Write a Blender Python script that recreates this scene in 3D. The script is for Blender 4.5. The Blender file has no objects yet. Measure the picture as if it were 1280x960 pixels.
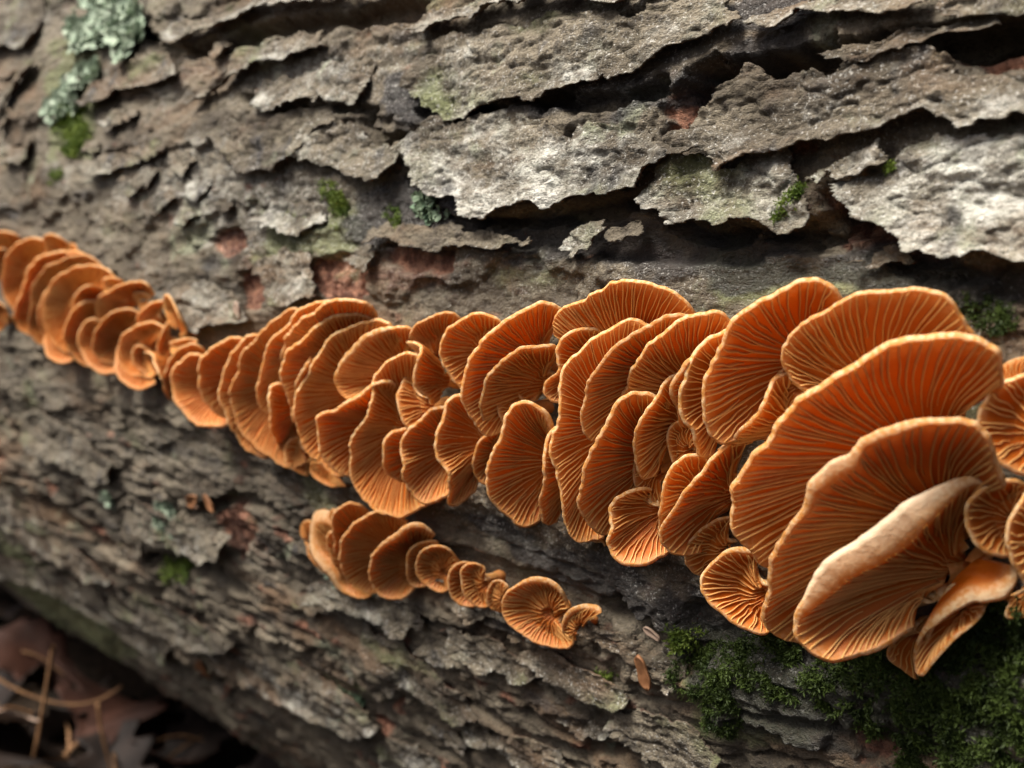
import bpy, math, random
import numpy as np
from mathutils import Matrix, Vector

# ------------------------------------------------------------------ camera, sky, sun, exposure
SC = bpy.context.scene
COL = SC.collection
R = 0.232                     # radius of the log (m)
ZA = R - 0.012                # height of its axis; it lies along world X
DIST = 1.530 * R              # camera to axis
FPX = 1400.0                  # focal length in photograph pixels (1280 wide)
CAM = np.array([0.0, -DIST, ZA + DIST * math.sin(math.radians(1.5))])
VPX, VPY = -700.0, 300.0      # where the log's fibre lines meet
_p = math.atan((480 - VPY) / FPX)
_a = math.atan2(640 - VPX, FPX / math.cos(_p))
FH = np.array([-math.cos(_a), math.sin(_a), 0.0])
FWD = FH * math.cos(_p) + np.array([0, 0, -math.sin(_p)])
UPV = FH * math.sin(_p) + np.array([0, 0, math.cos(_p)])
RGT = np.cross(FWD, UPV)

cam_data = bpy.data.cameras.new("camera")
cam = bpy.data.objects.new("camera", cam_data)
COL.objects.link(cam)
M = Matrix.Identity(4)
for i in range(3):
    M[i][0] = RGT[i]; M[i][1] = UPV[i]; M[i][2] = -FWD[i]; M[i][3] = CAM[i]
cam.matrix_world = M
cam_data.sensor_width = 36.0
cam_data.lens = 36.0 * FPX / 1280.0
cam_data.clip_start = 0.005
cam_data.clip_end = 500.0
cam_data.dof.use_dof = True
cam_data.dof.focus_distance = 0.155
cam_data.dof.aperture_fstop = 25.0
SC.camera = cam

SUN_DIR = Vector((-0.15, -0.48, 0.86)).normalized()   # towards the sun
world = bpy.data.worlds.new("World"); SC.world = world; world.use_nodes = True
wn = world.node_tree
sky = wn.nodes.new("ShaderNodeTexSky"); sky.sky_type = 'NISHITA'; sky.sun_disc = False
sky.sun_elevation = math.asin(SUN_DIR.z)
sky.sun_rotation = math.atan2(SUN_DIR.x, SUN_DIR.y)
sky.air_density = 0.7; sky.dust_density = 8.0; sky.ozone_density = 1.0
bg = wn.nodes["Background"]; bg.inputs["Strength"].default_value = 0.084
wn.links.new(sky.outputs[0], bg.inputs[0])
sun_data = bpy.data.lights.new("sun", 'SUN'); sun_data.energy = 4.5
sun_data.angle = math.radians(24.0); sun_data.color = (1.0, 0.95, 0.88)
sun = bpy.data.objects.new("sun", sun_data); COL.objects.link(sun)
sun.rotation_euler = SUN_DIR.to_track_quat('Z', 'Y').to_euler()
sun.location = (-1.0, -1.0, 2.0)
SC.view_settings.view_transform = 'Standard'
SC.view_settings.look = 'None'
SC.view_settings.exposure = 1.0
SC.view_settings.gamma = 1.0
SC.view_settings.use_curve_mapping = False

# ------------------------------------------------------------------ numeric helpers
rng = np.random.default_rng(7)
_perm = np.random.default_rng(11).permutation(256).astype(np.int64)
_perm = np.concatenate([_perm, _perm])
_ga = np.random.default_rng(12).uniform(0, 2 * np.pi, 256)
_gx, _gy = np.cos(_ga).astype(np.float32), np.sin(_ga).astype(np.float32)

def pn(x, y, seed=0):
    x = np.asarray(x, np.float32); y = np.asarray(y, np.float32)
    x0 = np.floor(x); y0 = np.floor(y)
    fx = x - x0; fy = y - y0
    xi = (x0.astype(np.int64) + seed * 37) & 255; yi = (y0.astype(np.int64) + seed * 91) & 255
    xj = (xi + 1) & 255; yj = (yi + 1) & 255
    u = fx * fx * fx * (fx * (fx * 6 - 15) + 10); v = fy * fy * fy * (fy * (fy * 6 - 15) + 10)
    def g(a, b, dx, dy):
        k = _perm[_perm[a] + b]
        return _gx[k] * dx + _gy[k] * dy
    n00 = g(xi, yi, fx, fy); n10 = g(xj, yi, fx - 1, fy)
    n01 = g(xi, yj, fx, fy - 1); n11 = g(xj, yj, fx - 1, fy - 1)
    a = n00 + u * (n10 - n00); b = n01 + u * (n11 - n01)
    return (a + v * (b - a)) * 1.5

def fbm(x, y, octv=4, seed=0, gain=0.5):
    r = 0; amp = 1.0
    for o in range(octv):
        r = r + amp * pn(x * (2.03 ** o), y * (2.03 ** o), seed + o * 3)
        amp *= gain
    return r

def sstep(a, b, x):
    t = np.clip((x - a) / (b - a), 0, 1)
    return t * t * (3 - 2 * t)

def ray(px, py):
    d = FWD * FPX + RGT * (px - 640.0) - UPV * (py - 480.0)
    return d / np.linalg.norm(d)

def surf(px, py, h=0.0):
    """photo direction -> (s, t) on the log at height h above its mean surface"""
    d = ray(px, py)
    rr = R + h
    oy, oz = CAM[1], CAM[2] - ZA
    a = d[1] ** 2 + d[2] ** 2
    b = 2 * (oy * d[1] + oz * d[2]); c = oy * oy + oz * oz - rr * rr
    disc = b * b - 4 * a * c
    k = (-b - math.sqrt(max(disc, 0.0))) / (2 * a)
    p = CAM + d * k
    th = math.atan2(p[2] - ZA, -p[1])
    return p[0], th * R

def P3(s, t, h):
    th = t / R
    return np.stack([s + 0 * th, -(R + h) * np.cos(th), ZA + (R + h) * np.sin(th)], -1)

def depth_at(px, py, h=0.0):
    s, t = surf(px, py, h)
    return float(np.dot(P3(np.float64(s), np.float64(t), h) - CAM, FWD))

def densify(pts, n):
    out = []
    for i in range(len(pts)):
        a = np.array(pts[i], float); b = np.array(pts[(i + 1) % len(pts)], float)
        for k in range(n):
            out.append(a + (b - a) * k / n)
    return out

def poly_sdf(x, y, poly):
    """signed distance, positive inside"""
    d2 = np.full(x.shape, 1e9); ins = np.zeros(x.shape, bool)
    n = len(poly)
    for i in range(n):
        ax, ay = poly[i]; bx, by = poly[(i + 1) % n]
        ex, ey = bx - ax, by - ay
        l2 = ex * ex + ey * ey + 1e-20
        k = np.clip(((x - ax) * ex + (y - ay) * ey) / l2, 0, 1)
        d2 = np.minimum(d2, (x - ax - k * ex) ** 2 + (y - ay - k * ey) ** 2)
        if abs(ey) > 1e-15:
            c = ((ay > y) != (by > y)) & (x < ex * (y - ay) / ey + ax)
            ins ^= c
    return np.where(ins, 1, -1) * np.sqrt(d2)

def line_dist(x, y, pts):
    d2 = np.full(x.shape, 1e9)
    for i in range(len(pts) - 1):
        ax, ay = pts[i]; bx, by = pts[i + 1]
        ex, ey = bx - ax, by - ay
        k = np.clip(((x - ax) * ex + (y - ay) * ey) / (ex * ex + ey * ey + 1e-20), 0, 1)
        d2 = np.minimum(d2, (x - ax - k * ex) ** 2 + (y - ay - k * ey) ** 2)
    return np.sqrt(d2)

def catmull(pts, n):
    """resample an open polyline smoothly, evenly by length"""
    p = np.asarray(pts, float)
    q = np.vstack([2 * p[0] - p[1], p, 2 * p[-1] - p[-2]])
    out = []
    for i in range(1, len(q) - 2):
        for k in range(10):
            t = k / 10
            out.append(0.5 * ((2 * q[i]) + (-q[i - 1] + q[i + 1]) * t + (2 * q[i - 1] - 5 * q[i] + 4 * q[i + 1] - q[i + 2]) * t * t
                              + (-q[i - 1] + 3 * q[i] - 3 * q[i + 1] + q[i + 2]) * t ** 3))
    out.append(p[-1]); out = np.array(out)
    seg = np.r_[0, np.cumsum(np.linalg.norm(np.diff(out, axis=0)[:, :3], axis=1))]
    u = np.linspace(0, seg[-1], n)
    return np.stack([np.interp(u, seg, out[:, k]) for k in range(out.shape[1])], 1), seg[-1]

# ------------------------------------------------------------------ mesh helpers
def mesh(name, co, quads=None, tris=None, mat=None, smooth=True, attrs=None):
    me = bpy.data.meshes.new(name)
    co = np.ascontiguousarray(co, np.float32).reshape(-1, 3)
    loops = []; starts = []; tot = 0
    q = np.zeros((0, 4), np.int32) if quads is None else np.asarray(quads, np.int32).reshape(-1, 4)
    t = np.zeros((0, 3), np.int32) if tris is None else np.asarray(tris, np.int32).reshape(-1, 3)
    me.vertices.add(len(co)); me.vertices.foreach_set("co", co.ravel())
    nl = len(q) * 4 + len(t) * 3
    me.loops.add(nl); me.loops.foreach_set("vertex_index", np.concatenate([q.ravel(), t.ravel()]).astype(np.int32))
    st = np.concatenate([np.arange(len(q)) * 4, len(q) * 4 + np.arange(len(t)) * 3]).astype(np.int32)
    me.polygons.add(len(st)); me.polygons.foreach_set("loop_start", st)
    me.polygons.foreach_set("use_smooth", np.full(len(st), smooth, bool))
    me.update(calc_edges=True)
    me.validate()
    for k, v in (attrs or {}).items():
        a = me.attributes.new(k, 'FLOAT_COLOR', 'POINT')
        a.data.foreach_set("color", np.ascontiguousarray(v, np.float32).ravel())
    if mat: me.materials.append(mat)
    return me

def obj(name, me, parent=None, loc=None):
    o = bpy.data.objects.new(name, me); COL.objects.link(o)
    if parent is not None: o.parent = parent
    if loc is not None: o.location = loc
    return o

def empty(name, loc):
    o = bpy.data.objects.new(name, None); o.empty_display_size = 0.01
    COL.objects.link(o); o.location = loc
    return o

def tag(o, label, cat, group=None):
    o["label"] = label; o["category"] = cat
    if group: o["group"] = group
    return o

def grid_quads(nu, nv, closed=False):
    i = np.arange(nu if closed else nu - 1)[:, None]; j = np.arange(nv - 1)[None, :]
    i2 = (i + 1) % nu
    a = i * nv + j; b = i2 * nv + j
    return np.stack([a, b, b + 1, a + 1], -1).reshape(-1, 4)

def boundary_skirt(q):
    e = np.concatenate([q[:, [0, 1]], q[:, [1, 2]], q[:, [2, 3]], q[:, [3, 0]]])
    es = np.sort(e, 1)
    key = es[:, 0].astype(np.int64) * 10000000 + es[:, 1]
    _, idx, cnt = np.unique(key, return_index=True, return_counts=True)
    return e[idx[cnt == 1]]

# ------------------------------------------------------------------ materials
def nmat(name):
    m = bpy.data.materials.new(name); m.use_nodes = True
    nt = m.node_tree
    return m, nt, nt.nodes["Principled BSDF"], nt.nodes["Material Output"]

def N(nt, kind, **kw):
    n = nt.nodes.new(kind)
    for k, v in kw.items():
        if k.startswith("i_"):
            n.inputs[k[2:].replace("_", " ")].default_value = v
        else:
            setattr(n, k, v)
    return n

def mixc(nt, fac, a, b, blend='MIX'):
    n = nt.nodes.new("ShaderNodeMix"); n.data_type = 'RGBA'; n.blend_type = blend
    for sock, v in ((0, fac), (6, a), (7, b)):
        if hasattr(v, "is_linked") or hasattr(v, "links"): nt.links.new(v, n.inputs[sock])
        elif sock == 0: n.inputs[0].default_value = v
        else: n.inputs[sock].default_value = (*v, 1) if len(v) == 3 else v
    return n.outputs[2]

def noise(nt, vec, scale, detail=4, rough=0.55, dist=0.0):
    n = N(nt, "ShaderNodeTexNoise"); n.inputs["Scale"].default_value = scale
    n.inputs["Detail"].default_value = detail; n.inputs["Roughness"].default_value = rough
    n.inputs["Distortion"].default_value = dist
    nt.links.new(vec, n.inputs["Vector"]); return n.outputs["Fac"]

def ramp(nt, fac, lo, hi):
    n = N(nt, "ShaderNodeMapRange"); n.interpolation_type = 'SMOOTHSTEP'
    n.inputs["From Min"].default_value = lo; n.inputs["From Max"].default_value = hi
    nt.links.new(fac, n.inputs["Value"]); return n.outputs["Result"]

def mul(nt, a, b, op='MULTIPLY'):
    n = N(nt, "ShaderNodeMath", operation=op)
    for i, v in enumerate((a, b)):
        if isinstance(v, (int, float)): n.inputs[i].default_value = v
        else: nt.links.new(v, n.inputs[i])
    n.use_clamp = False
    return n.outputs[0]

def bark_material():
    m, nt, bs, out = nmat("weathered_bark")
    geo = N(nt, "ShaderNodeNewGeometry"); pos = geo.outputs["Position"]
    mp = N(nt, "ShaderNodeMapping"); mp.inputs["Scale"].default_value = (0.35, 1, 1)
    nt.links.new(pos, mp.inputs["Vector"]); fib = mp.outputs["Vector"]
    at = N(nt, "ShaderNodeAttribute", attribute_name="masks")
    sep = N(nt, "ShaderNodeSeparateColor"); nt.links.new(at.outputs["Color"], sep.inputs[0])
    lich, red, green = sep.outputs[0], sep.outputs[1], sep.outputs[2]
    wet_shade = at.outputs["Alpha"]
    n1 = noise(nt, fib, 90, 6, 0.62); n2 = noise(nt, pos, 420, 5, 0.65); n3 = noise(nt, fib, 1100, 3, 0.6)
    n4 = noise(nt, pos, 60, 5, 0.6, 0.6); n5 = noise(nt, pos, 1900, 4, 0.7); n7 = noise(nt, fib, 3800, 3, 0.7)
    c = mixc(nt, ramp(nt, n1, 0.32, 0.66), (0.040, 0.029, 0.016), (0.195, 0.165, 0.115))
    c = mixc(nt, mul(nt, ramp(nt, n2, 0.48, 0.68), 0.8), c, (0.055, 0.042, 0.030))
    # pale crustose lichen
    lf = mul(nt, ramp(nt, mul(nt, lich, mul(nt, n2, 1.0, 'SUBTRACT'), 'ADD'), -0.12, 0.42), 0.92)
    lcol = mixc(nt, ramp(nt, n4, 0.38, 0.62), (0.225, 0.220, 0.160), (0.60, 0.595, 0.525))
    lcol = mixc(nt, mul(nt, ramp(nt, n3, 0.48, 0.70), 0.75), lcol, (0.17, 0.14, 0.11))
    n6 = noise(nt, pos, 150, 5, 0.7, 0.8)
    lcol = mixc(nt, mul(nt, ramp(nt, n6, 0.50, 0.64), 0.62), lcol, (0.135, 0.115, 0.082))
    lcol = mixc(nt, mul(nt, ramp(nt, n6, 0.46, 0.36), 0.55), lcol, (0.50, 0.49, 0.44))
    n8 = noise(nt, fib, 38, 5, 0.65, 0.5)
    c = mixc(nt, mul(nt, ramp(nt, n8, 0.48, 0.66), 0.7), c, (0.155, 0.088, 0.042))
    lcol = mixc(nt, mul(nt, ramp(nt, n8, 0.50, 0.66), 0.6), lcol, (0.225, 0.165, 0.09))
    c = mixc(nt, lf, c, lcol)
    c = mixc(nt, mul(nt, ramp(nt, n4, 0.60, 0.70), 0.55), c, (0.27, 0.30, 0.20))
    # rust red inner bark
    rf = ramp(nt, mul(nt, red, mul(nt, n2, 0.55, 'MULTIPLY'), 'ADD'), 0.48, 0.85)
    rcol = mixc(nt, ramp(nt, n2, 0.36, 0.60), (0.36, 0.175, 0.105), (0.10, 0.032, 0.015))
    rcol = mixc(nt, mul(nt, ramp(nt, n1, 0.45, 0.6), 0.6), rcol, (0.045, 0.022, 0.014))
    c = mixc(nt, rf, c, rcol)
    # algae
    gf = ramp(nt, mul(nt, green, mul(nt, n2, 0.6, 'MULTIPLY'), 'ADD'), 0.45, 1.0)
    c = mixc(nt, mul(nt, gf, 0.75), c, mixc(nt, n2, (0.065, 0.085, 0.018), (0.24, 0.265, 0.12)))
    # damp black bark, and the shade painted below the caps
    wf = ramp(nt, mul(nt, wet_shade, mul(nt, n2, 0.5, 'MULTIPLY'), 'ADD'), 0.40, 0.95)
    c = mixc(nt, mul(nt, wf, 0.85), c, mixc(nt, n1, (0.008, 0.008, 0.009), (0.035, 0.032, 0.032)))
    c = mixc(nt, mul(nt, ramp(nt, n5, 0.53, 0.66), 0.62), c, (0.045, 0.036, 0.026))
    c = mixc(nt, mul(nt, ramp(nt, n7, 0.52, 0.70), 0.45), c, (0.05, 0.042, 0.032))
    c = mixc(nt, mul(nt, mul(nt, ramp(nt, n5, 0.44, 0.34), ramp(nt, lich, 0.0, 0.5)), 0.55), c, (0.64, 0.63, 0.58))
    nt.links.new(c, bs.inputs["Base Color"])
    rg = mul(nt, mul(nt, wf, -0.42), 0.86, 'ADD'); nt.links.new(rg, bs.inputs["Roughness"])
    bs.inputs["Specular IOR Level"].default_value = 0.42
    hsum = mul(nt, mul(nt, n2, 0.0022), mul(nt, mul(nt, n3, 0.0010), mul(nt, mul(nt, n5, 0.0009), mul(nt, n7, 0.0004), 'ADD'), 'ADD'), 'ADD')
    bp = N(nt, "ShaderNodeBump"); bp.inputs["Strength"].default_value = 0.9; bp.inputs["Distance"].default_value = 1.0
    nt.links.new(hsum, bp.inputs["Height"]); nt.links.new(bp.outputs[0], bs.inputs["Normal"])
    return m

def gill_like(name, c_deep, c_edge, transl, rough=0.55):
    """flesh: colour runs from c_deep to c_edge by the 'tint' attribute (real pigment: pale gill edges, pale felted cap; painted sunlight: near-white wide lips)"""
    m, nt, bs, out = nmat(name)
    geo = N(nt, "ShaderNodeNewGeometry"); pos = geo.outputs["Position"]
    at = N(nt, "ShaderNodeAttribute", attribute_name="tint")
    sep = N(nt, "ShaderNodeSeparateColor"); nt.links.new(at.outputs["Color"], sep.inputs[0])
    n1 = noise(nt, pos, 260, 4, 0.6); n2 = noise(nt, pos, 1500, 3, 0.6)
    c = mixc(nt, sep.outputs[0], c_deep, c_edge)
    c = mixc(nt, mul(nt, ramp(nt, n1, 0.45, 0.75), 0.35), c, tuple(0.72 * x for x in c_deep))
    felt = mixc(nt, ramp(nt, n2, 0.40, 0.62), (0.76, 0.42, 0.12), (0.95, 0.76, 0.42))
    felt = mixc(nt, mul(nt, sep.outputs[0], sep.outputs[1]), felt, (0.94, 0.85, 0.66))  # near-white on wide lips: sunlit glare painted into the felt
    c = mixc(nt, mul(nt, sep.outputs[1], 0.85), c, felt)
    c = mixc(nt, mul(nt, sep.outputs[2], 0.5), c, (0.30, 0.10, 0.025))
    nt.links.new(c, bs.inputs["Base Color"])
    bs.inputs["Roughness"].default_value = rough
    bs.inputs["Specular IOR Level"].default_value = 0.30
    bp = N(nt, "ShaderNodeBump"); bp.inputs["Strength"].default_value = 0.7; bp.inputs["Distance"].default_value = 1.0
    nt.links.new(mul(nt, n2, 0.00022), bp.inputs["Height"]); nt.links.new(bp.outputs[0], bs.inputs["Normal"])
    tr = N(nt, "ShaderNodeBsdfTranslucent"); 
    tc = mixc(nt, 1.0, c, (1.0, 0.78, 0.35), 'MULTIPLY'); nt.links.new(tc, tr.inputs["Color"])
    mx = N(nt, "ShaderNodeMixShader"); mx.inputs[0].default_value = transl
    nt.links.new(bs.outputs[0], mx.inputs[1]); nt.links.new(tr.outputs[0], mx.inputs[2])
    nt.links.new(mx.outputs[0], out.inputs["Surface"])
    return m

def leafy(name, ca, cb, scale, transl=0.25, rough=0.6):
    m, nt, bs, out = nmat(name)
    geo = N(nt, "ShaderNodeNewGeometry")
    n1 = noise(nt, geo.outputs["Position"], scale, 4, 0.6)
    c = mixc(nt, ramp(nt, n1, 0.3, 0.7), ca, cb)
    nt.links.new(c, bs.inputs["Base Color"]); bs.inputs["Roughness"].default_value = rough
    bs.inputs["Specular IOR Level"].default_value = 0.2
    tr = N(nt, "ShaderNodeBsdfTranslucent"); nt.links.new(c, tr.inputs["Color"])
    mx = N(nt, "ShaderNodeMixShader"); mx.inputs[0].default_value = transl
    nt.links.new(bs.outputs[0], mx.inputs[1]); nt.links.new(tr.outputs[0], mx.inputs[2])
    nt.links.new(mx.outputs[0], out.inputs["Surface"])
    return m

BARK = bark_material()
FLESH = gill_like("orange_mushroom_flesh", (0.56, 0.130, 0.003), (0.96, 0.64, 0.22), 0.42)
MOSS = leafy("green_moss", (0.05, 0.085, 0.012), (0.15, 0.20, 0.035), 300)
SHADEMOSS = leafy("shade_dark_moss", (0.014, 0.024, 0.005), (0.055, 0.082, 0.016), 300)  # moss with the shade of the caps darkened into its colour
LICHEN = leafy("grey_green_lichen", (0.16, 0.22, 0.15), (0.33, 0.39, 0.29), 350, 0.1)
LEPRARIA = leafy("blue_green_lichen", (0.07, 0.12, 0.07), (0.19, 0.25, 0.16), 400, 0.1)
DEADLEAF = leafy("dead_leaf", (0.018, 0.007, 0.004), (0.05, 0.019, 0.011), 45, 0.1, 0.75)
SHADELEAF = leafy("shade_dark_leaf", (0.005, 0.003, 0.002), (0.016, 0.009, 0.006), 60, 0.05, 0.7)  # near-black colour carries the shade of the litter under the log
PALELEAF = leafy("bleached_leaf", (0.20, 0.14, 0.10), (0.36, 0.27, 0.21), 60, 0.15)
STRAW = leafy("dry_straw", (0.13, 0.065, 0.03), (0.22, 0.12, 0.055), 120, 0.1)
CHIP = leafy("orange_bark_chip", (0.12, 0.05, 0.02), (0.25, 0.12, 0.055), 300, 0.05)

def litter_material():
    m, nt, bs, out = nmat("forest_soil")
    geo = N(nt, "ShaderNodeNewGeometry"); pos = geo.outputs["Position"]
    n1 = noise(nt, pos, 25, 6, 0.65); n2 = noise(nt, pos, 220, 5, 0.65)
    c = mixc(nt, ramp(nt, n1, 0.35, 0.65), (0.008, 0.006, 0.004), (0.03, 0.02, 0.013))
    c = mixc(nt, mul(nt, ramp(nt, n2, 0.5, 0.7), 0.6), c, (0.045, 0.028, 0.016))
    nt.links.new(c, bs.inputs["Base Color"]); bs.inputs["Roughness"].default_value = 0.95; bs.inputs["Specular IOR Level"].default_value = 0.1
    bp = N(nt, "ShaderNodeBump"); bp.inputs["Strength"].default_value = 1.0; bp.inputs["Distance"].default_value = 1.0
    nt.links.new(mul(nt, n2, 0.004), bp.inputs["Height"]); nt.links.new(bp.outputs[0], bs.inputs["Normal"])
    return m
SOIL = litter_material()

# ------------------------------------------------------------------ ground
gx = np.r_[-200, -60, -20, -6, np.linspace(-3, 3, 120), 6, 20, 60, 200]
X, Y = np.meshgrid(gx, gx, indexing='ij')
Z = np.where(np.maximum(abs(X), abs(Y)) < 3.1, 0.006 * fbm(X * 9, Y * 9, 4, 5), 0.0)
ground = obj("ground", mesh("ground", np.stack([X, Y, Z], -1), grid_quads(len(gx), len(gx)), mat=SOIL))
ground["kind"] = "structure"

# ------------------------------------------------------------------ tracing frames (crops of the photograph used while measuring)
CROP = {'A': (0, 260, 3.8788), 'B': (200, 360, 3.5556), 'C': (420, 360, 3.2), 'D': (580, 340, 2.6667), 'E': (800, 340, 2.6667),
        'F': (860, 560, 3.0476), 'G': (360, 600, 3.0476), '1': (0, 0, 2.909), '2': (420, 0, 2.909), '3': (840, 0, 2.909),
        '4': (0, 480, 2.909), '5': (0, 700, 2.909), '6': (400, 700, 2.56), '7': (820, 700, 2.7826), '8': (180, 240, 2.909), '0': (0, 0, 1.0)}
def px(crop, pts):
    ox, oy, k = CROP[crop]
    v = np.asarray(pts, float).reshape(-1, 2)
    return np.stack([v[:, 0] / k + ox, v[:, 1] / k + oy], 1)
def st(crop, pts, h=0.0, dens=0):
    q = px(crop, pts)
    if dens: q = densify(q, dens)
    return np.array([surf(a, b, h) for a, b in q])

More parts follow.
